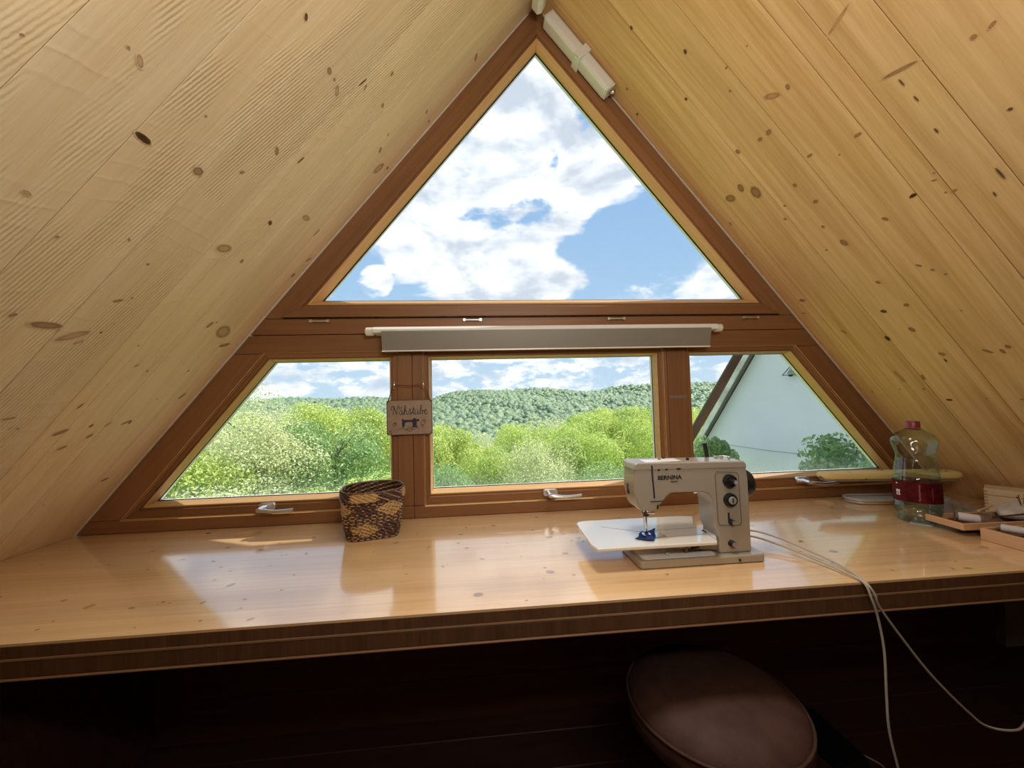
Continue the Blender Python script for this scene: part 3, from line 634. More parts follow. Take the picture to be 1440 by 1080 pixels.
# ------------------------------------------------------------------ strip light over the middle window
lp = empty('linear_lamp', (.280, 0, 1.43), 0, 'long white strip light with grey hanging shade on the cross beam', 'lamp')
bm = B(); prism(bm, [(0, .044), (-.030, .046), (-.062, .040), (-.072, .030), (-.070, .018), (-.050, .016), (0, .016)], 'x', -.665, .668)
finish('housing', bm, M_alu, lp, bevel=.003)
bm = B(); prism(bm, [(-.074, .022), (-.071, .024), (-.052, -.042), (-.054, -.048), (-.058, -.048)], 'x', -.632, .634); finish('shade', bm, M_greym, lp)
bm = B(); box(bm, -.633, .635, -.0605, -.053, -.051, -.0465); finish('shade_rim', bm, M_alu, lp, label='bright lower lip of the shade')
for sx in (-1, 1):
    bm = B(); x0 = sx*.665; x1 = sx*.692; cyl(bm, (x0, -.046, .026), (x1, -.046, .026), .0155, n=20); cyl(bm, (x1, -.046, .026), (x1+sx*.004, -.046, .026), .013, .009, n=20)
    finish('end_cap', bm, M_white, lp, smooth=True, auto=40, bevel=.001)

# ------------------------------------------------------------------ window actuator and ridge fixture
wa = bpy.data.objects.new('window_opener', None); link(wa); wa.matrix_world = M_slR @ Matrix.Translation((.30, .045, .030))
props(wa, 'oblong greyish-white electric window opener strapped beside the triangle on the right slope', 'window opener')
bm = B(); prism(bm, [(-.030, -.026), (.022, -.026), (.030, -.016), (.030, .014), (.020, .026), (-.022, .026), (-.030, .016)], 'x', -.195, .175); finish('housing', bm, M_white, wa, bevel=.004, seg=2)
for a, b in ((-.200, -.194), (.174, .181)):
    bm = B(); box(bm, a, b, -.026, .026, -.022, .022); finish('end_plate', bm, M_white, wa, bevel=.002)
bm = B(); tube(bm, [(.178, .0, -.005), (.190, .004, -.006), (.195, .012, -.008)], .009, 10); finish('push_rod', bm, M_silver, wa, smooth=True)
bm = B()
prism(bm, [(-.034, -.029), (.036, -.029), (.036, .032), (-.052, .032), (-.052, .026), (.030, .026), (.030, -.024), (-.034, -.024)], 'x', -.012, .022)
finish('strap', bm, M_white, wa, bevel=.0015)
for p in ((.005, -.045, .034), (.005, .026, .034)):
    bm = B(); cyl(bm, (p[0], p[1]*1., .031), (p[0], p[1], .0355), .005, n=12); finish('screw', bm, M_silver, wa)
rf = empty('ridge_fixture', (.258, -.09, 2.705), 0, 'blunt end of a cream oblong fixture running along the roof peak', 'fixture')
bm = B(); prism(bm, [(-.024, -.010), (-.004, -.036), (.014, -.030), (.028, -.004), (.024, .040), (-.020, .040)], 'y', 0, -.62); finish('housing', bm, M_white, rf, bevel=.004)
bm = B(); box(bm, -.008, .008, -.60, -.02, .040, .050); finish('mounting_rail', bm, M_silver, rf)

# ------------------------------------------------------------------ woven basket
bk = empty('woven_basket', (-.372, -.128, DZ), math.radians(14), 'square-bottomed woven basket with dark brown and straw diamonds, left of the post', 'basket')
M_straw = plain('straw_light', (.44, .28, .11), .55, var=.25, bscale=900); M_strawd = plain('straw_dark', (.050, .016, .014), .5, var=.3, bscale=900)
def basket_r(t, a):      # t: 0 bottom .. 1 top; superellipse radius
    e = 5.0-2.6*t
    hw = .083+.020*math.sin(min(1, t*1.25)*PI/2)-.004*t
    c, s = abs(math.cos(a)), abs(math.sin(a))
    return hw/((c**e+s**e)**(1/e))
def weave(name, t0, t1, nj, off, pattern, parent, ni=120, amp=.0011, inner=False):
    bm = B(); V = []
    for j in range(nj+1):
        t = t0+(t1-t0)*j/nj; row = []
        for i in range(ni):
            a = 2*PI*i/ni
            up = ((i+j) // 2) % 2
            r = basket_r(t, a)+off+(amp if up else -amp)
            row.append(bm.verts.new((r*math.cos(a), r*math.sin(a), .003+t*.150)))
        V.append(row)
    for j in range(nj):
        for i in range(ni):
            k = (i+1) % ni; f = bm.faces.new((V[j][i], V[j][k], V[j+1][k], V[j+1][i])); f.material_index = pattern(i, j, ni, nj)
    if inner: return bm
    return finish(name, bm, [M_strawd, M_straw], parent)
def diamonds(i, j, ni, nj):
    P = ni/4; u = ((i+P*.66) % P)/P; v = j/nj*1.35
    d1 = abs(u-.5)*2+abs(v-.33)*2.4      # lower straw diamond
    d2 = min(u, 1-u)*2+abs(v-1.0)*2.4    # upper straw diamonds
    d3 = abs(u-.5)*2+abs(v-1.0)*2.4      # upper dark diamond
    d4 = min(u, 1-u)*2+abs(v-.30)*2.4    # lower dark
    if d1 < .62 or d2 < .62: return 0 if (i+2*j) % 9 == 0 else 1
    if d3 < .66 or d4 < .66: return 1 if (i*3+j) % 13 == 0 else 0
    return 1 if ((j % 4 == 0 and (i+j) % 4 != 0) or (j % 4 == 2 and (i+j//2) % 3 == 0)) else 0
weave('wall_weave', .0, .86, 46, 0, diamonds, bk)
weave('rim_band', .82, 1.0, 10, .0055, lambda i, j, ni, nj: (1 if (abs(((i+20) % 30)-15) < 7+(j % 3)) else 0) if (i+j) % 7 else 1, bk)
weave('lining', .02, 1.0, 40, -.004, lambda i, j, ni, nj: 1 if ((i//3+j) % 4 == 0) else 0, bk)
bm = B(); tube(bm, [(( basket_r(1, a)+.001)*math.cos(a), (basket_r(1, a)+.001)*math.sin(a), .1535) for a in [2*PI*i/60 for i in range(60)]], .0035, 8, closed=True, flat=.6); finish('rim_edge', bm, [plain('straw_rim', (.20, .11, .06), .5)], bk, smooth=True)
bm = B(); ring = [bm.verts.new((basket_r(0, a)*math.cos(a), basket_r(0, a)*math.sin(a), .003)) for a in [2*PI*i/60 for i in range(60)]]; bm.faces.new(ring)
r2 = bmesh.ops.extrude_face_region(bm, geom=bm.faces[:])
for v in r2['geom']:
    if isinstance(v, bmesh.types.BMVert): v.co.z = .0005
finish('bottom', bm, M_strawd, bk)

# ------------------------------------------------------------------ sewing machine
sm = empty('sewing_machine', (.56, -.47, DZ), 0, 'cream free-arm sewing machine with black dials and a slide-on table', 'sewing machine')
def L(x, y=0, z=0): return (x-.56, y+.47, z-DZ)
# base
bm = B(); prism(bm, [(p[0]-.56, p[1]+.47) for p in rrect(.397, .738, -.538, -.402, .012, 5)], 'z', .0015, .021); finish('base', bm, M_machine, sm, bevel=.003, smooth=True, auto=45)
bm = B(); prism(bm, [(p[0]-.56, p[1]+.47) for p in rrect(.410, .610, -.527, -.412, .010, 4)], 'z', .0205, .0225); finish('base_plate', bm, M_alu, sm)
for p in ((.41, -.525), (.725, -.525), (.41, -.415), (.725, -.415)):
    bm = B(); cyl(bm, L(p[0], p[1], DZ), L(p[0], p[1], DZ+.003), .008, n=12); finish('rubber_foot', bm, M_black, sm)
bm = B(); cyl(bm, L(.664, -.5385, .760), L(.664, -.5405, .760), .0035, n=12); finish('screw', bm, M_black, sm)
# body: pillar, arm and head in one casting
prof = [(.712, .771), (.712, .965), (.7055, 1.004), (.700, 1.010), (.408, 1.017), (.400, 1.012), (.3965, .945), (.404, .905), (.413, .8925), (.449, .8915), (.455, .896), (.4885, .932), (.499, .9355), (.580, .9335), (.598, .928), (.608, .914), (.6115, .900), (.6125, .842), (.622, .822), (.622, .771)]
bm = B(); prism(bm, [(x-.56, z-DZ) for x, z in prof], 'y', -.050, .026)
finish('body', bm, M_machine, sm, bevel=.0045, seg=3, smooth=True, auto=40)
bm = B(); prism(bm, [(x-.56, z-DZ) for x, z in [(.3955, .998), (.7085, .992), (.7065, 1.0045), (.701, 1.011), (.407, 1.018), (.3985, 1.0135)]], 'y', -.0515, .0275)
finish('top_cover', bm, M_machine, sm, bevel=.003, seg=2, smooth=True, auto=40)
# free arm
bm = B(); prism(bm, [(x-.56, z-DZ) for x, z in [(.425, .804), (.625, .804), (.64, .771), (.60, .776), (.45, .792), (.427, .794)]], 'y', -.034, .016)
finish('free_arm', bm, M_machine, sm, bevel=.003, smooth=True, auto=40)
# slide-on table
tp = [(.281, -.350), (.2795, -.515), (.286, -.546), (.600, -.547), (.650, -.460), (.612, -.455), (.612, -.420), (.655, -.340), (.610, -.328), (.310, -.328), (.290, -.334)]
bm = B(); prism(bm, [(x-.56, y+.47) for x, y in tp], 'z', .0545, .0640); finish('extension_table', bm, M_machine2, sm, bevel=.003, seg=3, smooth=True, auto=40)
bm = B()
for p, q in (((.425, -.500), (.606, -.492)), ((.425, -.444), (.606, -.440)), ((.606, -.546), (.606, -.462)), ((.425, -.440), (.345, -.39))):
    a, b = Vector(L(*p)), Vector(L(*q)); a.z = b.z = .0641; tube(bm, [a, b], .0005, 4)
finish('table_seam', bm, M_blackcord, sm)
bm = B(); box(bm, *[v for v in (-.125, -.070)], -.028, .010, .0640, .0652); finish('needle_plate', bm, M_chrome, sm, bevel=.0004)
# presser foot, needle bar
bm = B(); cyl(bm, L(.440, -.482, .893), L(.440, -.482, .868), .0042, n=12); cyl(bm, L(.431, -.482, .893), L(.431, -.482, .876), .0030, n=10); box(bm, -.129, -.113, -.018, -.006, .118, .130)
cyl(bm, L(.440, -.486, .877), L(.462, -.488, .877), .0020, n=8); cyl(bm, L(.455, -.488, .877), L(.462, -.488, .877), .0035, n=8)
finish('needle_clamp', bm, M_chrome, sm, smooth=True, auto=40)
bm = B(); cyl(bm, L(.440, -.482, .870), L(.4415, -.482, .826), .0048, .0024, n=12); finish('presser_bar', bm, M_chrome, sm, smooth=True, auto=40)
bm = B(); cyl(bm, L(.436, -.480, .872), L(.436, -.480, .818), .0007, n=6); finish('needle', bm, M_chrome, sm)
bm = B(); prism(bm, [(p[0]-.56, p[1]+.47) for p in [(.430, -.496), (.437, -.500), (.437, -.486), (.446, -.486), (.446, -.500), (.453, -.496), (.453, -.468), (.430, -.468)]], 'z', .0670, .0695); box(bm, -.124, -.114, -.014, -.004, .069, .078)
finish('presser_foot', bm, M_chrome, sm)
# thread slot, guides
bm = B(); tube(bm, smooth_path([L(.445, -.5225, 1.010), L(.446, -.5215, .985), L(.448, -.521, .955), L(.4495, -.521, .925)], 5), .0019, 6); finish('thread_slot', bm, M_ink, sm)
bm = B(); box(bm, -.122, -.088, -.0520, -.0505, .1655, .1672); tube(bm, [L(.458, -.5215, .907), L(.4555, -.5225, .896)], .0022, 6); finish('thread_guide', bm, M_black, sm)
for a, b, c in ((-.099, -.0925, .2455), (-.078, -.072, .2460), (-.0475, -.036, .2463)):
    bm = B(); box(bm, a, b, -.0518, -.0502, c, c+.0038); finish('tension_mark', bm, M_ink, sm)
for x, y in ((-.075, -.012), (-.053, .008), (.002, -.018)):
    bm = B(); cyl(bm, (x, y, .264), (x, y, .270), .004, n=12); finish('thread_stud', bm, M_black, sm)
bm = B(); box(bm, -.128, -.030, -.046, -.004, .2665, .2682); finish('top_lid', bm, M_alu, sm, bevel=.0006)
text_obj('maker_lettering', 'BERNINA', .0150, M_ink, sm, L(.4930, -.5206, .976), bold=.0004, sx=1.05)
text_obj('maker_lettering', 'record', .0070, M_ink, sm, L(.5045, -.5206, .9655), bold=.0001)
# dial panel
bm = B(); pts = [(p[0]-.56, -.0506, p[1]-DZ) for p in [(.6185, .986), (.6835, .982), (.6865, .842), (.6215, .846)]]
pp = []
for i in range(4):
    a = Vector(pts[i]); b = Vector(pts[(i+1) % 4]); pp += [a.lerp(b, .06), a.lerp(b, .5), a.lerp(b, .94)]
tube(bm, pp, .0008, 5, closed=True); finish('dial_panel_line', bm, M_blackcord, sm)
def dial(x, z, r, depth, inner=True, cap=M_greym):
    bm = B(); lathe(bm, [(0, 0), (r, 0), (r, -depth*.5), (r*.92, -depth), (0, -depth)], 32, (x-.56, -.0495, z-DZ), 'y')
    o = finish('dial', bm, M_black, sm, smooth=True, auto=35)
    bm = B(); n = 24
    for i in range(n):
        a = 2*PI*i/n; tube(bm, [(x-.56+r*math.cos(a), -.051, z-DZ+r*math.sin(a)), (x-.56+r*.97*math.cos(a), -.0495-depth*.8, z-DZ+r*.97*math.sin(a))], .0010, 4)
    finish('grip_rib', bm, M_black, o)
    if inner:
        bm = B(); lathe(bm, [(0, 0), (r*.62, 0), (r*.58, -.003), (0, -.003)], 24, (x-.56, -.0495-depth, z-DZ), 'y'); finish('dial_cap', bm, cap, o, smooth=True, auto=35)
    return o
d1 = dial(.655, .962, .0160, .016, True, M_black)
bm = B(); cyl(bm, (.655-.56, -.066, .962-DZ), (.657-.56, -.078, .962-DZ), .0075, .0068, n=20); finish('knob', bm, M_black, d1, smooth=True, auto=40, bevel=.0006)
bm = B(); cyl(bm, (.657-.56, -.078, .962-DZ), (.657-.56, -.0788, .962-DZ), .0052, n=20); finish('knob_face', bm, plain('dial_grey', (.34, .33, .31), .4), d1)
d2 = dial(.655, .912, .0165, .014, True, plain('dial_face', (.30, .29, .27), .35))
bm = B(); box(bm, .655-.56-.0015, .655-.56+.0015, -.0675, -.0660, .912-DZ-.006, .912-DZ+.006); finish('pointer', bm, M_ink, d2)
bm = B(); box(bm, .6495-.56, .6530-.56, -.0525, -.0495, .858-DZ, .877-DZ); o = finish('stitch_lever', bm, M_black, sm, bevel=.0005)
for x, z, r in ((.658, .853, .0075), (.656, .797, .0085)):
    bm = B(); cyl(bm, (x-.562, -.049, z-DZ), (x-.56, -.062, z-DZ), r, r*.92, n=24); o = finish('knob', bm, M_black, sm, smooth=True, auto=40, bevel=.0006)
    bm = B(); cyl(bm, (x-.56, -.062, z-DZ), (x-.56, -.0632, z-DZ), r*.72, n=24); finish('knob_face', bm, M_greym, o)
# hand wheel
bm = B(); lathe(bm, [(0, 0), (.033, 0), (.0375, .004), (.0375, .020), (.034, .026), (.022, .028), (0, .028)], 40, (.7125-.56, -.008, .943-DZ), 'x'); hw = finish('hand_wheel', bm, M_black, sm, smooth=True, auto=35)
bm = B(); lathe(bm, [(0, 0), (.018, 0), (.016, .006), (0, .006)], 24, (.7405-.56, -.008, .943-DZ), 'x'); finish('wheel_cap', bm, M_chrome, hw, smooth=True, auto=35)
bm = B(); lathe(bm, [(.020, 0), (.031, 0), (.031, .004), (.020, .004)], 32, (.709-.56, -.008, .943-DZ), 'x'); finish('wheel_collar', bm, M_machine, hw)
# spool pin and bobbin winder on the roof of the machine
bm = B(); tube(bm, [L(.655, -.430, 1.005), L(.654, -.426, 1.025), L(.651, -.424, 1.050)], lambda t: .0052+.0010*t, 12); o = finish('spool_pin', bm, M_black, sm, smooth=True, auto=60)
bm = B(); cyl(bm, (.116, .008, .258), (.116, .008, .268), .0045, n=12); cyl(bm, (.126, -.010, .258), (.126, -.010, .266), .003, n=10); cyl(bm, (.104, .014, .258), (.104, .014, .2665), .006, n=14); tube(bm, [(.10, .010, .266), (.118, .004, .268), (.130, -.012, .266)], .0015, 6)
finish('bobbin_winder', bm, M_chrome, sm, smooth=True, auto=40)
# feed lever under the arm
bm = B(); tube(bm, [L(.540, -.500, .795), L(.540, -.502, .774)], .0055, 10); tube(bm, [L(.525, -.495, .792), L(.538, -.502, .780)], .003, 8); finish('feed_shaft', bm, plain('shaft_bronze', (.22, .14, .10), .35, .7), sm, smooth=True)
bm = B(); tube(bm, [L(.540, -.503, .776), L(.556, -.506, .783)], .0022, 8); tube(bm, [L(.554, -.506, .782), L(.572, -.510, .791)], .0048, 10); finish('feed_lever', bm, M_black, sm, smooth=True, auto=60)
bm = B(); cyl(bm, L(.482, -.513, .7725), L(.482, -.513, .781), .0035, n=10); finish('bobbin_latch', bm, M_chrome, sm)
bm = B(); box(bm, -.164, -.1620, -.010, .004, .178, .206); o = finish('light_switch', bm, M_black, sm, bevel=.001)
bm = B(); box(bm, .0485, .0515, -.012, .006, .062, .066); finish('type_plate', bm, M_black, sm)
# scrap of blue cloth under the presser foot
M_blue = plain('blue_cloth', (.04, .08, .30), .8, var=.3, bscale=400)
def cloth(name, pts, z, amp, mat, parent, seed, nx=14, ny=10, thick=.0012, f=40.):
    """crumpled sheet over a quadrilateral (4 corner points in x,y)"""
    rr = random.Random(seed); ph = [rr.uniform(0, 6.28) for _ in range(6)]
    bm = B(); a, b, c, d = [Vector(p) for p in pts]; G = []
    for j in range(ny+1):
        row = []
        for i in range(nx+1):
            u, v = i/nx, j/ny; p = (a.lerp(b, u)).lerp(d.lerp(c, u), v)
            h = (math.sin(p.x*f+ph[0]+2*math.sin(p.y*f*.6+ph[1]))+math.sin(p.y*f*1.3+ph[2]+math.sin(p.x*f*1.7+ph[3])))*.25+.5
            e = min(u, 1-u, v, 1-v)*2
            p2 = p + Vector((math.sin(v*9+ph[4]), math.sin(u*8+ph[5])))*.04*(b-a).length*(1-e)
            row.append(bm.verts.new((p2.x, p2.y, z+amp*max(.0, h)*(.35+.65*min(1, e*2.5)))))
        G.append(row)
    for j in range(ny):
        for i in range(nx): bm.faces.new((G[j][i], G[j][i+1], G[j+1][i+1], G[j+1][i]))
    bmesh.ops.solidify(bm, geom=bm.faces[:], thickness=-thick)
    return finish(name, bm, mat, parent, smooth=True)
cs = cloth('cloth_scrap', [(.400, -.505), (.445, -.525), (.486, -.440), (.440, -.452)], DZ+.0648, .012, M_blue, None, 5, f=90.)
props(cs, 'small scrap of blue cloth under the machine needle', 'cloth')

# ------------------------------------------------------------------ cords of the machine
YC = YF-.008
c1 = [(.715, -.43, .785), (.745, -.425, .782), (.79, -.44, .775), (.825, -.49, .768), (.848, -.56, .762), (.862, -.63, .758), (.868, -.672, .752), (.874, -.684, .72), (.888, -.683, .673), (.899, -.682, .60), (.900, -.68, .50), (.902, -.68, .42), (.925, -.68, .30), (.96, -.66, .14), (1.02, -.60, .02), (1.10, -.50, .006), (1.19, -.40, .006), (1.24, -.345, .006), (1.20, -.285, .006), (1.18, -.262, .012)]
c2 = [(.715, -.42, .790), (.75, -.41, .788), (.81, -.41, .782), (.850, -.46, .774), (.876, -.54, .764), (.884, -.61, .758), (.872, -.672, .7525), (.880, -.686, .73), (.893, -.683, .70), (.95, -.68, .621), (1.015, -.68, .537), (1.099, -.68, .45), (1.151, -.68, .41), (1.241, -.67, .386), (1.36, -.62, .36), (1.52, -.57, .22), (1.62, -.52, .05), (1.70, -.50, .005), (1.85, -.48, .005)]
for pts, lab in ((c1, 'pale cord from the sewing machine hanging straight down to the floor'), (c2, 'pale cord from the sewing machine slanting off to the right below the worktop')):
    bm = B(); tube(bm, smooth_path(pts, 7), .0026, 8); o = finish('power_cord', bm, M_cord, None, smooth=True)
    props(o, lab, 'cord', 'cords of the sewing machine')

# ------------------------------------------------------------------ water bottle
bt = empty('water_bottle', (1.455, -.318, DZ), math.radians(35), 'large clear plastic water bottle with dark red cap and label', 'bottle')
def thin_clear(name, tint, edge, ior):
    m, ng, bb = material(name); ng.nodes.remove(bb); out = [n for n in ng.nodes if n.type == 'OUTPUT_MATERIAL'][0]
    tr = ng.nodes.new('ShaderNodeBsdfTransparent'); gl = ng.nodes.new('ShaderNodeBsdfGlossy'); gl.inputs['Roughness'].default_value = .05
    lw = ng.nodes.new('ShaderNodeLayerWeight'); lw.inputs[0].default_value = .35
    ng.links.new(_mix(ng, lw.outputs['Facing'], tint, edge), tr.inputs[0])
    fr = _schlick(ng, ((ior-1)/(ior+1))**2)
    mx = ng.nodes.new('ShaderNodeMixShader'); ng.links.new(_math(ng, 'ADD', fr, .05), mx.inputs[0]); ng.links.new(tr.outputs[0], mx.inputs[1]); ng.links.new(gl.outputs[0], mx.inputs[2])
    ng.links.new(mx.outputs[0], out.inputs[0]); return m
M_pet = thin_clear('clear_plastic', (.93, .99, .97), (.52, .74, .68), 1.5)
M_water = thin_clear('water', (.93, .99, .97), (.66, .84, .79), 1.33)
M_red = plain('cap_red', (.24, .02, .04), .35); M_label = plain('label_red', (.30, .03, .06), .4, var=.35, bscale=250)
k = 1.045
bp = [(0, .004), (.030, .001), (.048, .004), (.056, .018), (.0585, .040)]
for i in range(6): bp += [(.0570, .052+i*.003), (.0585, .0535+i*.003)]
bp += [(.058, .072), (.058, .135), (.0585, .142), (.056, .149)]
zz = .149
for i in range(7):
    t = i/7; r = .056-.0085*t; bp += [(r+.0010, .152+i*.0085), (r-.0012, .156+i*.0085)]
bp += [(.0475, .214), (.0475, .222), (.051, .238), (.0565, .254), (.0585, .266), (.0560, .278), (.044, .292), (.028, .302), (.019, .308), (.0165, .314), (.0165, .320)]
bm = B(); lathe(bm, bp, 48); o = finish('bottle_wall', bm, M_pet, bt, smooth=True, auto=60)
wp = [(0, .0055)]+[(max(0, r-.0014), h+.001) for r, h in bp if .003 < h < .150 and r > .04]+[(.0545, .150), (0, .150)]
bm = B(); lathe(bm, wp, 48); finish('water', bm, M_water, bt, smooth=True, auto=60)
bm = B(); lathe(bm, [(.0592, .070), (.0592, .136)], 48); bmesh.ops.solidify(bm, geom=bm.faces[:], thickness=.0002); lb = finish('label', bm, M_label, bt, smooth=True)
bm = B(); rl = random.Random(4)
def on_label(a, z, w, h):
    n = 3; q = []
    for i in range(n+1):
        t = a+(i/n-.5)*w/.0596
        q.append((bm.verts.new((.0596*math.cos(t), .0596*math.sin(t), z-h/2)), bm.verts.new((.0596*math.cos(t), .0596*math.sin(t), z+h/2))))
    for i in range(n): bm.faces.new((q[i][0], q[i+1][0], q[i+1][1], q[i][1]))
for a, z, w, h in ((-2.85, .127, .006, .004), (-2.80, .104, .014, .005), (-2.86, .100, .005, .010), (-2.74, .099, .004, .009), (-2.80, .090, .015, .003), (-2.85, .094, .003, .007), (-2.72, .0945, .003, .007)): on_label(a-1.12, z, w, h)
finish('label_emblem', bm, M_white, lb)
bm = B()
M_pink = plain('print_pink', (.42, .22, .22), .5)
for i in range(22): on_label(-2.98+rl.uniform(-.02, .02), .078+i*.0024, rl.uniform(.002, .004), .0013)
o = finish('fine_print', bm, M_pink, lb); o['kind'] = 'stuff'; bm = B()
for i in range(18): on_label(-2.45, .080+i*.0024, rl.uniform(.0010, .0022), .0009)
o = finish('fine_print', bm, M_pink, lb); o['kind'] = 'stuff'
bm = B(); n = 40; lathe(bm, [(.0, .333), (.0165, .333), (.0178, .331), (.0182, .312), (.0172, .3115)], n)
cp = finish('cap', bm, M_red, bt, smooth=True, auto=40)
bm = B(); lathe(bm, [(.0176, .304), (.0184, .304), (.0184, .3085), (.0176, .3085)], 32); finish('cap_ring', bm, M_red, bt)
bt.scale = (1.0, 1.0, 1.0)
bm = B(); prism(bm, [(1.405, -.330), (1.43, -.372), (1.475, -.358), (1.455, -.30)], 'z', DZ+.0003, DZ+.0008)
o = finish('paper_slip', bm, plain('paper', (.75, .72, .74), .7)); props(o, 'white slip of paper showing under the water bottle', 'paper')

# ------------------------------------------------------------------ sleeve ironing board
ib = empty('sleeve_board', (1.60, -.10, DZ), math.radians(-8.0), 'small yellow padded sleeve ironing board on a grey wire stand', 'ironing board')
M_pad, ng, bb = material('pad_yellow'); tc = ng.nodes.new('ShaderNodeTexCoord')
vo = ng.nodes.new('ShaderNodeTexVoronoi'); vo.inputs['Scale'].default_value = 26.; ng.links.new(tc.outputs['Object'], vo.inputs['Vector'])
sp = _math(ng, 'MULTIPLY', _maprange(ng, vo.outputs['Distance'], .22, .34, 1., 0.), _maprange(ng, _noise(ng, tc.outputs['Object'], 120., 3), .42, .55))
ng.links.new(_mix(ng, sp, (.72, .58, .24), (.10, .11, .08)), bb.inputs['Base Color']); bb.inputs['Roughness'].default_value = .85
def bshape(x0, x1, w0, w1, n=10):
    pts = []
    for i in range(n+1):
        a = math.radians(90+180*i/n); pts.append((x0+w0+w0*math.cos(a), w0*math.sin(a)))
    for i in range(n+1):
        a = math.radians(-90+180*i/n); pts.append((x1-w1+w1*math.cos(a), w1*math.sin(a)))
    return pts
bm = B(); prism(bm, bshape(-.262, .258, .034, .050), 'z', .094, .118); finish('padded_top', bm, M_pad, ib, bevel=.009, seg=4, smooth=True, auto=60)
bm = B(); prism(bm, bshape(-.252, .248, .028, .044), 'z', .088, .0935); finish('board_plate', bm, M_greym, ib)
M_stand = plain('stand_enamel', (.52, .48, .42), .35, .2)
bm = B(); prism(bm, bshape(-.160, .205, .046, .046), 'z', .001, .013); finish('stand_base', bm, M_stand, ib, bevel=.004, seg=3, smooth=True, auto=50)
bm = B(); tube(bm, [(x, y, .016) for x, y in bshape(-.160, .205, .046, .046)], .0045, 8, closed=True); finish('base_rim', bm, M_stand, ib, smooth=True)
for a, b in (((.050, .02, .015), (.050, .0, .090)), ((.185, .02, .015), (.155, .0, .090))):
    bm = B(); tube(bm, [a, b], .0035, 8); finish('leg', bm, M_stand, ib, smooth=True)

# ------------------------------------------------------------------ wooden sewing trays and their contents
def tray(name, x0, x1, y0, y1, z0, h, t, label, rz=0., lid=False):
    cx, cy = (x0+x1)/2, (y0+y1)/2
    r = empty(name, (cx, cy, z0), rz, label, 'tray')
    hx, hy = (x1-x0)/2, (y1-y0)/2
    for nm, b in (('side', (-hx, -hx+t, -hy, hy)), ('side', (hx-t, hx, -hy, hy)), ('end', (-hx+t, hx-t, -hy, -hy+t)), ('end', (-hx+t, hx-t, hy-t, hy))):
        bm = B(); box(bm, b[0], b[1], b[2], b[3], 0, h); finish(nm, bm, M_traywood, r, bevel=.001, seg=1)
    bm = B(); box(bm, -hx+t, hx-t, -hy+t, hy-t, .0005, .004); finish('bottom', bm, plain('tray_floor', (.16, .04, .03), .8, var=.3), r)
    return r
tray('sewing_tray', 1.418, 1.745, -.475, -.372, DZ+.0195, .020, .006, 'raised pale wooden sewing tray right beside the water bottle', math.radians(-3))
tray('sewing_tray', 1.440, 1.83, -.640, -.4865, DZ+.0005, .034, .007, 'pale wooden sewing tray nearest the front edge at far right')
bm = B(); box(bm, 1.50, 1.73, -.468, -.385, DZ+.0005, DZ+.0190); o = finish('folded_cloth', bm, plain('dark_felt', (.06, .03, .025), .9, bump=.3), None, bevel=.006, seg=3); props(o, 'dark folded cloth pad propping up the raised sewing tray', 'cloth')
def spool(loc, ang, r, l, col, lab, tilt=0.):
    s = empty('thread_spool', loc, 0, lab, 'thread spool', 'thread spools lying in the wooden trays'); s.rotation_euler = (0, tilt, ang)
    bm = B(); lathe(bm, [(0, -l*.40), (r*.93, -l*.40), (r, -l*.36), (r, l*.36), (r*.93, l*.40), (0, l*.40)], 20, (0, 0, 0), 'x')
    finish('thread', bm, plain('thread_'+lab[:8].replace(' ', '_'), col, .7, bump=.6, bscale=1500), s, smooth=True, auto=50)
    bm = B()
    for sx in (-1, 1): lathe(bm, [(r*.25, sx*l*.40), (r*1.02, sx*l*.40), (r*1.02, sx*l*.5), (r*.25, sx*l*.5)], 20, (0, 0, 0), 'x')
    lathe(bm, [(r*.25, -l*.5), (r*.25, l*.5)], 12, (0, 0, 0), 'x'); finish('bobbin_core', bm, plain('core_'+lab[:8].replace(' ', '_'), (.16, .12, .09), .5), s, smooth=True, auto=50)
spool((1.470, -.440, DZ+.047), math.radians(-42), .0125, .056, (.66, .62, .62), 'white thread spool on the raised tray, nearest the bottle', .05)
spool((1.480, -.535, DZ+.042), math.radians(-62), .0100, .060, (.62, .60, .58), 'slimmer off-white thread spool in the front tray')
spool((1.510, -.600, DZ+.034), math.radians(-35), .0100, .055, (.25, .32, .30), 'grey-green thread spool in the front tray')
spool((1.585, -.560, DZ+.030), math.radians(-60), .0095, .050, (.05, .05, .06), 'black thread spool in the front tray')
spool((1.600, -.630+.01, DZ+.020), math.radians(15), .0095, .050, (.20, .05, .05), 'dark red thread spool in the front tray')
def pencil(a, b, r, col, lab, nm='knitting_needle', cat='needle'):
    bm = B(); a, b = Vector(a), Vector(b); tube(bm, [a, a.lerp(b, .9), b], lambda t: r if t < .95 else r*.3, 8); o = finish(nm, bm, plain(nm+'_%d' % int(col[0]*999), col, .4)); props(o, lab, cat)
pencil((1.535, -.42, DZ+.058), (1.640, -.385, DZ+.062), .0030, (.55, .42, .30), 'thin wooden stick across the raised tray', 'wooden_stick', 'stick')
pencil((1.52, -.462, DZ+.052), (1.63, -.470, DZ+.060), .0022, (.03, .03, .03), 'thin black stick along the raised tray', 'black_stick', 'stick')
pencil((1.545, -.545, DZ+.048), (1.68, -.560, DZ+.052), .0028, (.45, .06, .06), 'thin red stick on the front tray', 'red_stick', 'stick')
M_lin = [plain('linen_a', (.48, .38, .33), .85, bump=.3, var=.15), plain('linen_b', (.44, .37, .25), .85, bump=.3, var=.15), plain('linen_c', (.52, .46, .42), .85, bump=.3, var=.15), plain('linen_d', (.32, .20, .14), .85, bump=.3, var=.2)]
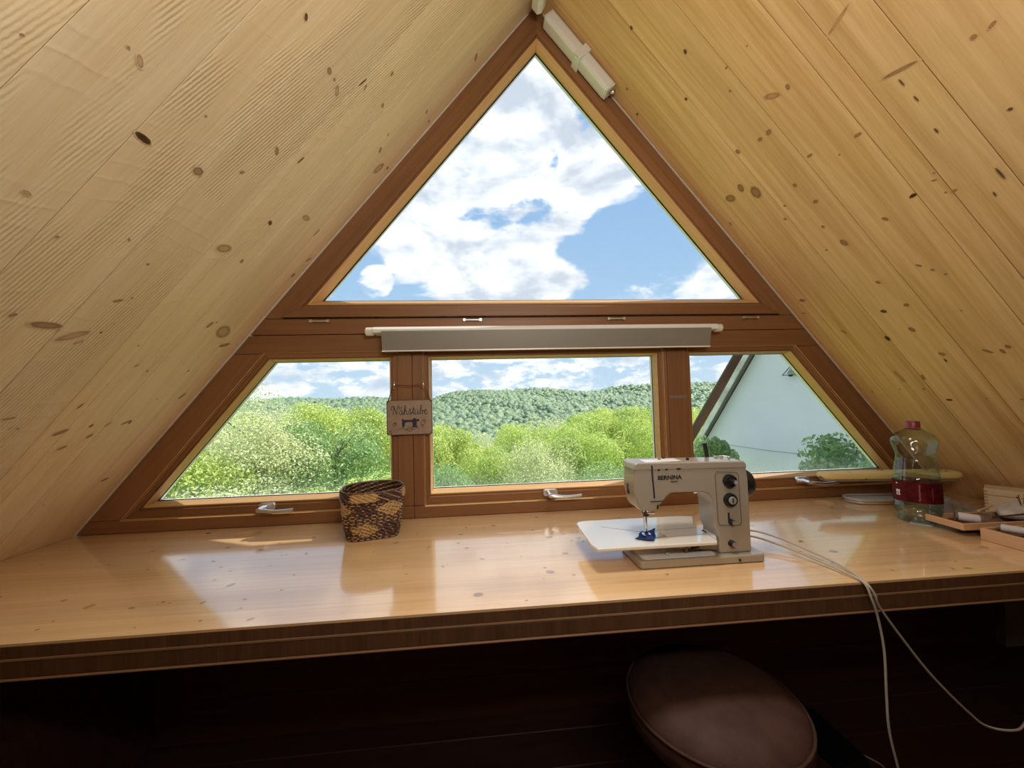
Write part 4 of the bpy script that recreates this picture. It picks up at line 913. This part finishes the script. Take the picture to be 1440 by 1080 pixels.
for q, (pts, z, amp, m, lab) in enumerate((
    ([(1.540, -.340), (1.69, -.330), (1.72, -.225), (1.58, -.205)], DZ+.002, .056, M_lin[0], 'crumpled pinkish-beige cloth behind the bottle, furthest back'),
    ([(1.520, -.368), (1.690, -.366), (1.69, -.322), (1.54, -.310)], DZ+.002, .050, M_lin[1], 'rolled olive-beige cloth just behind the raised tray'),
    ([(1.500, -.440), (1.600, -.455), (1.605, -.392), (1.52, -.385)], DZ+.028, .022, M_lin[3], 'flat brown pattern scraps heaped in the raised tray'),
    ([(1.545, -.560), (1.68, -.570), (1.70, -.500), (1.56, -.498)], DZ+.014, .024, M_lin[3], 'brown scraps heaped in the front tray'))):
    o = cloth('crumpled_cloth', pts, z, amp, m, None, 20+q, 22, 14, .002, 55.); props(o, lab, 'cloth', 'cloths heaped around the trays')
# pin cushion with pins
pc = empty('pin_cushion', (1.668, -.422, DZ+.049), 0, 'pale grey pin cushion with dark pins in front of the wooden box', 'pin cushion')
bm = B(); bmesh.ops.create_uvsphere(bm, u_segments=28, v_segments=14, radius=1.)
for v in bm.verts:
    n_ = v.co.copy(); v.co = Vector((n_.x*.070, n_.y*.045, n_.z*.024*(1+.2*math.sin(n_.x*5+1)))); v.co.x += .02*math.sin(n_.y*2)
finish('cushion', bm, M_lin[2], pc, smooth=True)
for x, y, dx, dy in ((-.012, -.02, -.016, 0.), (.002, -.01, -.004, .004), (.022, 0, .006, 0), (.036, -.02, .01, -.004)):
    bm = B(); tube(bm, [(x, y, .015), (x+dx, y+dy, .050)], .0009, 5); tube(bm, [(x+dx, y+dy, .050), (x+dx*1.1, y+dy*1.1, .053)], .002, 6); finish('pin', bm, M_black, pc)
# wooden box with finger joints
wbx = empty('wooden_box', (1.806, -.320, DZ), math.radians(33), 'pale wooden box with finger-jointed corner and closed lid at the right', 'box')
hx, hy = .045, .058
bm = B(); box(bm, -hx, hx, -hy, hy, .001, .068); finish('box_body', bm, M_boxwood, wbx, bevel=.0015)
bm = B(); box(bm, -hx, hx, -hy, hy, .0692, .090); finish('lid', bm, M_boxwood, wbx, bevel=.0015)
bm = B()
for i in range(8):
    z = .006+i*.0105
    box(bm, -hx-.0004, -hx+.001, hy-.008, hy+.0004, z, z+.005)
finish('finger_joint', bm, plain('end_grain', (.36, .24, .13), .7), wbx)

# ------------------------------------------------------------------ round seat and foot pedal under the worktop
st = empty('round_stool', (.535, -.600, 0), math.radians(20), 'low stool with round brown leather seat tucked under the worktop', 'stool')
M_leather = plain('brown_leather', (.060, .028, .020), .65, spec=.25, bump=.25, bscale=180, var=.15)
bm = B(); lathe(bm, [(0, .515), (.08, .512), (.15, .500), (.185, .480), (.196, .455), (.192, .425), (.175, .405), (0, .400)], 56); finish('seat', bm, M_leather, st, smooth=True)
bm = B(); tube(bm, [(.1935*math.cos(2*PI*i/64), .1935*math.sin(2*PI*i/64), .470) for i in range(64)], .0035, 8, closed=True); finish('seat_piping', bm, M_leather, st, smooth=True)
bm = B(); cyl(bm, (0, 0, .06), (0, 0, .405), .026, n=24); finish('column', bm, M_black, st, smooth=True, auto=40)
for i in range(5):
    a = 2*PI*i/5; d = Vector((math.cos(a), math.sin(a), 0))
    bm = B(); tube(bm, [d*.02+Vector((0, 0, .085)), d*.12+Vector((0, 0, .075)), d*.235+Vector((0, 0, .052))], lambda t: .020-.008*t, 10); lg = finish('leg', bm, M_black, st, smooth=True)
    bm = B(); p = d*.235; t_ = Vector((-d.y, d.x, 0)); cyl(bm, p+t_*.014+Vector((0, 0, .025)), p-t_*.014+Vector((0, 0, .025)), .0245, n=20); finish('caster', bm, M_black, lg, smooth=True, auto=40)
fp = empty('foot_pedal', (1.13, -.265, 0), math.radians(10), 'black sewing foot pedal on the floor beside the stool', 'foot pedal')
bm = B(); prism(bm, [(-.09, .002), (.09, .002), (.09, .020), (-.09, .020)], 'x', -.055, .055); finish('pedal_base', bm, M_black, fp, bevel=.004)
bm = B(); prism(bm, [(-.088, .022), (.088, .022), (.088, .060), (-.088, .030)], 'x', -.052, .052); finish('pedal_plate', bm, M_black, fp, bevel=.004)
# ------------------------------------------------------------------ outdoors
def np_mesh(name, V, F, mat, parent=None, smooth=False, attr=None):
    me = bpy.data.meshes.new(name); V = np.asarray(V, np.float32); F = np.asarray(F, np.int32); k = F.shape[1]
    me.vertices.add(len(V)); me.vertices.foreach_set('co', V.ravel())
    me.loops.add(F.size); me.loops.foreach_set('vertex_index', F.ravel())
    me.polygons.add(len(F)); me.polygons.foreach_set('loop_start', np.arange(0, F.size, k, dtype=np.int32))
    me.polygons.foreach_set('loop_total', np.full(len(F), k, np.int32))
    if smooth: me.polygons.foreach_set('use_smooth', np.ones(len(F), bool))
    me.update(); me.validate(); me.materials.append(mat)
    if attr is not None:
        a = me.attributes.new('tone', 'FLOAT', 'POINT'); a.data.foreach_set('value', np.asarray(attr, np.float32))
    return me
def leaf_mat(name, a, b, c, trans=.35):
    m, nt, bs = material(name)
    at = nt.nodes.new('ShaderNodeAttribute'); at.attribute_name = 'tone'
    col = _mix(nt, at.outputs['Fac'], a, b)
    oi = nt.nodes.new('ShaderNodeObjectInfo')
    col = _mix(nt, _math(nt, 'MULTIPLY', oi.outputs['Random'], .55), col, c)
    nt.links.new(col, bs.inputs['Base Color']); bs.inputs['Roughness'].default_value = .5; bs.inputs['Specular IOR Level'].default_value = .3
    tl = nt.nodes.new('ShaderNodeBsdfTranslucent'); nt.links.new(col, tl.inputs[0])
    mx = nt.nodes.new('ShaderNodeMixShader'); mx.inputs[0].default_value = trans
    out = [n for n in nt.nodes if n.type == 'OUTPUT_MATERIAL'][0]
    nt.links.new(bs.outputs[0], mx.inputs[1]); nt.links.new(tl.outputs[0], mx.inputs[2]); nt.links.new(mx.outputs[0], out.inputs[0])
    return m
M_leaf = leaf_mat('leaf_green', (.26, .40, .07), (.80, .84, .28), (.50, .64, .18))
M_leaf_d = leaf_mat('leaf_deep', (.18, .32, .10), (.46, .62, .26), (.30, .46, .20))
M_leaf_p = leaf_mat('leaf_pale', (.42, .50, .24), (.86, .86, .52), (.62, .70, .40))
M_bark = plain('bark', (.22, .18, .13), .9, bump=.5, bscale=30)
def crown_mesh(name, n, size, lobes, mat, seed, squash=.85, fill=.35):
    rg = np.random.RandomState(seed)
    C = rg.normal(size=(lobes, 3)); C /= np.linalg.norm(C, axis=1)[:, None]; C *= rg.uniform(.35, .72, (lobes, 1)); C[:, 2] = C[:, 2]*squash+.05
    R = rg.uniform(.28, .46, lobes)
    idx = rg.randint(0, lobes, n); D = rg.normal(size=(n, 3)); D /= np.linalg.norm(D, axis=1)[:, None]
    D[:, 2] = np.where(rg.rand(n) < .5, np.abs(D[:, 2]), D[:, 2])
    rad = R[idx]*(1-fill*rg.rand(n)**2)
    P = C[idx]+D*rad[:, None]
    A = rg.normal(size=(n, 3)); A /= np.linalg.norm(A, axis=1)[:, None]
    U = np.cross(A, D+.3*rg.normal(size=(n, 3))); U /= np.linalg.norm(U, axis=1)[:, None]
    Wv = np.cross(U, rg.normal(size=(n, 3))); Wv /= np.linalg.norm(Wv, axis=1)[:, None]
    s = size*rg.uniform(.6, 1.3, (n, 1))
    V = np.stack([P-U*s, P+Wv*s*.55, P+U*s, P-Wv*s*.55], 1).reshape(-1, 3)
    F = np.arange(4*n).reshape(n, 4)
    tone = np.clip(rg.normal(.5, .34, n)+.15*(idx % 3-1), 0, 1).repeat(4)
    return np_mesh(name, V, F, mat, attr=tone)
CR = {
 'full': crown_mesh('crown_full', 22000, .021, 22, M_leaf, 1), 'full2': crown_mesh('crown_full2', 22000, .021, 26, M_leaf, 2),
 'deep': crown_mesh('crown_deep', 16000, .023, 18, M_leaf_d, 3), 'pale': crown_mesh('crown_pale', 20000, .018, 26, M_leaf_p, 4, fill=.6),
 'airy': crown_mesh('crown_airy', 9000, .015, 34, M_leaf_p, 5, 1.1, .9), 'bush': crown_mesh('crown_bush', 9000, .040, 14, M_leaf_d, 6, .7), 'near': crown_mesh('crown_near', 4200, .050, 14, M_leaf_d, 8, .9, .6)}
def trunk_mesh():
    bm = B(); rr = random.Random(2)
    tube(bm, smooth_path([(0, 0, -1.9), (.02, .01, -1.), (-.02, 0, -.3), (.03, .02, .3)], 4), lambda t: .055-.03*t, 8)
    for i in range(9):
        a = rr.uniform(0, 6.28); z = rr.uniform(-.5, .2); l = rr.uniform(.4, .75)
        tube(bm, smooth_path([(0, 0, z), (math.cos(a)*l*.4, math.sin(a)*l*.4, z+l*.3), (math.cos(a)*l*.8, math.sin(a)*l*.8, z+l*.65)], 3), lambda t: .018-.013*t, 5)
    me = bpy.data.meshes.new('trunk'); bm.to_mesh(me); bm.free(); me.materials.append(M_bark); return me
TRUNK = trunk_mesh()
def ray_at(px, y):        # lateral position at depth y for a bearing (tan of the angle from +Y)
    return px*(y+1.5)
def tree(name, kind, bearing, y, top, R, label, cat='tree', group=None, sz=1.0, seed=0, trunk=True):
    rr = random.Random(seed*17+3)
    x = ray_at(bearing, y); zc = top-R*sz*.98
    t = empty(name, (x, y, zc-R*1.9*sz if trunk else zc-R*.6*sz), rr.uniform(0, 6.28), label, cat, group)
    dz = (R*1.9*sz) if trunk else R*.6*sz
    c = bpy.data.objects.new('crown', CR[kind]); link(c, t); c.location = (0, 0, dz); c.scale = (R, R, R*sz); c['kind'] = 'stuff'
    if trunk:
        k = bpy.data.objects.new('trunk', TRUNK); link(k, t); k.location = (0, 0, dz); k.scale = (R, R, R*sz)
    return t
G1 = 'green trees on the near slope'
spec = [  # kind, bearing, depth, top z, radius, height factor, label
 ('airy', -.54, 13.5, 2.05, 2.5, 1.05, 'thin-topped grey-green tree standing tallest in the left window'),
 ('pale', -.55, 12.5, 1.25, 2.4, .95, 'pale bushy tree below the tall thin-topped one, left window'),
 ('full', -.78, 11.0, .75, 2.6, .95, 'leafy tree against the slanted edge of the left window'),
 ('deep', -.36, 14.0, 1.05, 2.3, 1., 'darker green tree close to the sign, left window'),
 ('full2', -.42, 18.0, 1.6, 2.4, 1., 'bright yellow-green tree between sign and thin-topped tree'),
 ('full', -.30, 19.0, 1.5, 2.6, 1., 'bright green tree hidden in part by the hanging sign'),
 ('pale', -.64, 8.8, -.55, 2.2, .8, 'low pale shrub tree filling the left window foot'),
 ('full2', -.92, 8.5, -.95, 2.2, .8, 'low green shrub tree at the far left window corner'),
 ('full', -.40, 9.2, -.75, 2.2, .8, 'low leafy shrub tree above the basket'),
 ('full2', -.16, 17.0, .55, 2.4, 1.05, 'bright yellow-green tree at the left edge of the middle window'),
 ('full', -.07, 19.0, .20, 2.2, 1.0, 'second bright green tree from the left in the middle window'),
 ('deep', -.085, 13.0, -.75, 1.5, 1.1, 'dark green rounded tree low in the middle window, left part'),
 ('full', .02, 16.5, -.60, 1.8, 1.1, 'rounded light green tree in the centre of the middle window'),
 ('full2', .12, 19.0, .10, 2.3, 1.0, 'tallest bright tree right of centre in the middle window'),
 ('pale', .16, 15.0, -.25, 2.1, 1., 'pale mottled tree above the left half of the sewing machine'),
 ('full', .235, 17.0, .35, 2.3, 1.05, 'bright green tree at the right edge of the middle window'),
 ('full2', .31, 20.0, .70, 2.6, 1.05, 'green tree behind the right post'),
 ('full', .385, 19.0, .55, 2.3, 1.15, 'yellow-green tree left of the neighbouring roof edge'),
 ('full2', .50, 24.0, .95, 3.0, 1.05, 'yellow-green tree beside the lower neighbouring roof edge'),
 ('full', .60, 27.0, .70, 3.2, 1.05, 'yellow-green tree partly hidden by the neighbouring roof edge'),
 ('full', -.10, 9.8, -1.35, 1.9, .8, 'low shrub at the lower left of the middle window'),
 ('pale', .05, 9.4, -1.55, 1.9, .8, 'pale low shrub at the foot of the middle window'),
 ('full2', .21, 9.8, -1.30, 1.9, .8, 'low green shrub just above the sewing machine head'),
 ('full2', -.24, 10.5, -.85, 2.0, .8, 'low green shrub behind the left post'),
 ('deep', .36, 12.0, -.70, 1.9, 1., 'deep green tree beneath the neighbouring roof edge')]
for q, (kd, be, y, tp_, R, sz, lab) in enumerate(spec):
    tree('leafy_tree', kd, be, y, tp_, R, lab, 'tree', G1, sz, q)
# trees further along the slope, beyond the ones that can be told apart in the windows
rr = random.Random(5); q = 60
NTH = ['first', 'second', 'third', 'fourth', 'fifth', 'sixth', 'seventh']; cnt_ = {}
for be, y, tp_ in sorted([(-1.15, 12, .3), (-1.0, 16, 1.2), (-.86, 19, 1.4), (-.7, 22, 1.3), (-.56, 25, 1.1), (-.2, 27, .4), (-.12, 32, -.4), (.0, 30, -.9), (.08, 34, -.7), (.17, 29, .1), (.27, 27, .6), (.40, 30, .9), (.33, 36, .5), (-.35, 30, 1.0), (-.46, 33, .9)]):
    side = 'left' if be < -.25 else ('middle' if be < .26 else 'right')
    w = NTH[cnt_.get(side, 0)]; cnt_[side] = cnt_.get(side, 0)+1
    tree('leafy_tree', rr.choice(('full', 'full2', 'full', 'pale')), be, y, tp_, 3.0 if y > 24 else 2.6, 'small green tree further back beyond the %s window, %s from its left' % (side, w), 'tree', 'further trees beyond the %s window' % side, 1.0, q); q += 1
tree('climbing_shrub', 'bush', .635, 5.7, .60, .42, 'dark green climbing shrub at the lower end of the neighbouring roof edge', 'shrub', None, 1.9, 90, False)
tree('climbing_shrub', 'near', 1.02, 3.7, .60, .75, 'sparse dark-leaved shrub against the pale wall at the window corner', 'shrub', None, 1.1, 92, False)
tree('climbing_shrub', 'near', 1.18, 3.0, .35, .7, 'low dark-leaved shrub below the window corner, against the pale wall', 'shrub', None, 1.0, 93, False)
# grassy slope below the house
M_grass = plain('grass', (.22, .34, .08), .9, var=.3, bscale=6)
n = 60; xs = np.linspace(-270, 290, n); ysg = np.concatenate([np.linspace(.4, 40, 30), np.linspace(45, 420, 40)])
def ground(x, y):
    return -3.6-np.clip(y, 0, 40)*.06-np.clip(y-40, 0, 60)*.12+np.clip(y-110, 0, 200)*.080*(1+.0011*np.clip(x, -250, 250))+np.clip(y-110, 0, 200)*.004*np.sin(x*.03+.6)-np.clip(y-310, 0, 200)*.06
def hill_h(x, y):
    return ground(x, y)+1.6*np.sin(x*.045+1.)*np.clip((y-100)/120, 0, 1)+1.2*np.sin(x*.09+y*.03)*np.clip((y-100)/120, 0, 1)
XX, YY = np.meshgrid(xs, ysg); ZZ = hill_h(XX, YY); V = np.stack([XX, YY, ZZ], -1).reshape(-1, 3)
idx = np.arange(len(V)).reshape(len(ysg), n); F = np.stack([idx[:-1, :-1], idx[:-1, 1:], idx[1:, 1:], idx[1:, :-1]], -1).reshape(-1, 4)
o = bpy.data.objects.new('ground', np_mesh('ground', V, F, M_grass, smooth=True)); link(o); props(o, 'grassy slope falling away outside and rising to the far hill', 'ground', kind='structure')
# forest on the far hill: crowns too small to pick apart
M_forest = leaf_mat('forest_canopy', (.09, .17, .11), (.27, .34, .16), (.17, .26, .17), .12)
bm = B(); bmesh.ops.create_icosphere(bm, subdivisions=2, radius=1.)
bv = np.array([v.co[:] for v in bm.verts]); bf = np.array([[v.index for v in f.verts] for f in bm.faces]); bm.free()
rg = np.random.RandomState(9); NV = []; NF = []; NT = []; cnt = 0
M_ = 14500
for i in range(M_):
    y = 75+245*rg.rand()**.8; x = rg.uniform(-.74, .80)*(y+1.5)
    r = rg.uniform(.8, 1.6)*(1+.0016*y)
    z = hill_h(x, y)+r*.9
    w = 1+.22*np.sin(bv@rg.normal(size=3)*4+rg.rand()*6)+.14*np.sin(bv@rg.normal(size=3)*9)
    P = bv*w[:, None]*np.array([r, r, r*1.15])+np.array([x, y, z]); NV.append(P); NF.append(bf+cnt); cnt += len(bv)
    NT.append(np.full(len(bv), np.clip(rg.normal(.45, .25), 0, 1)))
o = bpy.data.objects.new('hill_forest', np_mesh('hill_forest', np.concatenate(NV), np.concatenate(NF), M_forest, attr=np.concatenate(NT), smooth=True)); link(o)
props(o, 'dense blue-green forest covering the distant hill', 'forest', kind='stuff')
# neighbouring house: gable wall running away to the left, roof edge seen from below
hs = empty('neighbour_house', (5.27, 7.09, .16), math.atan2(-.95, .31), 'pale neighbouring house with steep weathered roof edge and blank gable wall', 'house')
# local x: towards the viewer and right along the wall, local y: into the house, z: up; origin where the roof edge meets the shrub
M_render = plain('pale_render', (.90, .885, .99), .9, bump=.15, bscale=8, var=.03)
M_soffit = wood('weathered_soffit', (.30, .28, .25), (.14, .13, .115), 'x', 14, .8, .6, .2)
M_fascia = plain('verge_flashing', (.72, .68, .62), .6, bump=.3, bscale=20, var=.25)
M_tile = plain('roof_tile_brown', (.20, .13, .10), .8, bump=.4, bscale=12, var=.2)
tg = 1.45; XR = 4.3; ZRr = tg*XR
bm = B(); prism(bm, [(-.9, -6), (2*XR+.9, -6), (2*XR+.9, -tg*.9), (XR, ZRr-.02), (-.9, -tg*.9)], 'y', .0, 8); finish('gable_wall', bm, M_render, hs)
h = math.sqrt(1+tg*tg)
for s in (-1, 1):
    # local x of each roof side runs down the slope from the ridge
    M = Matrix(((s/h, 0, s*tg/h, XR), (0, 1, 0, 0), (-tg/h, 0, 1/h, ZRr), (0, 0, 0, 1)))
    Lr = (XR+1.0)*h
    for nm, y0, y1, n0, n1, mt in (('roof_slab', -.17, 8.2, .05, .11, M_tile), ('soffit_board', -.17, -.09, .02, .05, M_soffit), ('soffit_board', -.087, -.0, .02, .05, M_soffit), ('fascia_board', -.20, -.172, -.01, .09, M_fascia)):
        bm = B(); box(bm, 0, Lr, y0, y1, n0, n1); o = finish(nm, bm, mt, hs); o.matrix_local = M
    for i in range(int(Lr/.34)):
        bm = B(); box(bm, i*.34+.01, i*.34+.36, -.23, .10, .112, .135); o = finish('roof_tile', bm, M_tile, hs); o.matrix_local = M @ Matrix.Rotation(math.radians(-1.5 if s > 0 else -1.5), 4, 'Y')
bm = B(); tube(bm, smooth_path([(.35, -.006, -.10), (.9, -.006, -.115), (1.5, -.006, -.13), (2.2, -.006, -.125), (2.9, -.006, -.13)], 6), .006, 6); finish('wall_crack', bm, plain('crack_grey', (.40, .46, .48), .9), hs)
_d = Vector((.31, -.95, 0)); _nn = Vector((-.95, -.31, 0)); _p = Vector((5.24, 7.18, .20))+_d*2.05+_nn*.01
wl = empty('wall_lantern', (_p.x, _p.y, 1.50), math.atan2(-.95, .31), 'small dark triangular bracket lamp high on the pale house wall', 'lamp')
bm = B(); tube(bm, [(-.12, -.10, 0), (.14, -.10, .0), (.02, -.03, .20)], .010, 8, closed=True); finish('frame', bm, M_black, wl)
bm = B(); prism(bm, [(-.06, .03), (.09, .03), (.02, .14)], 'y', -.07, -.01); finish('lantern_glass', bm, plain('lantern_grey', (.30, .32, .34), .3), wl)
bm = B(); cyl(bm, (.02, -.09, -.03), (.02, -.09, .01), .03, .045, n=14); finish('socket', bm, M_black, wl)
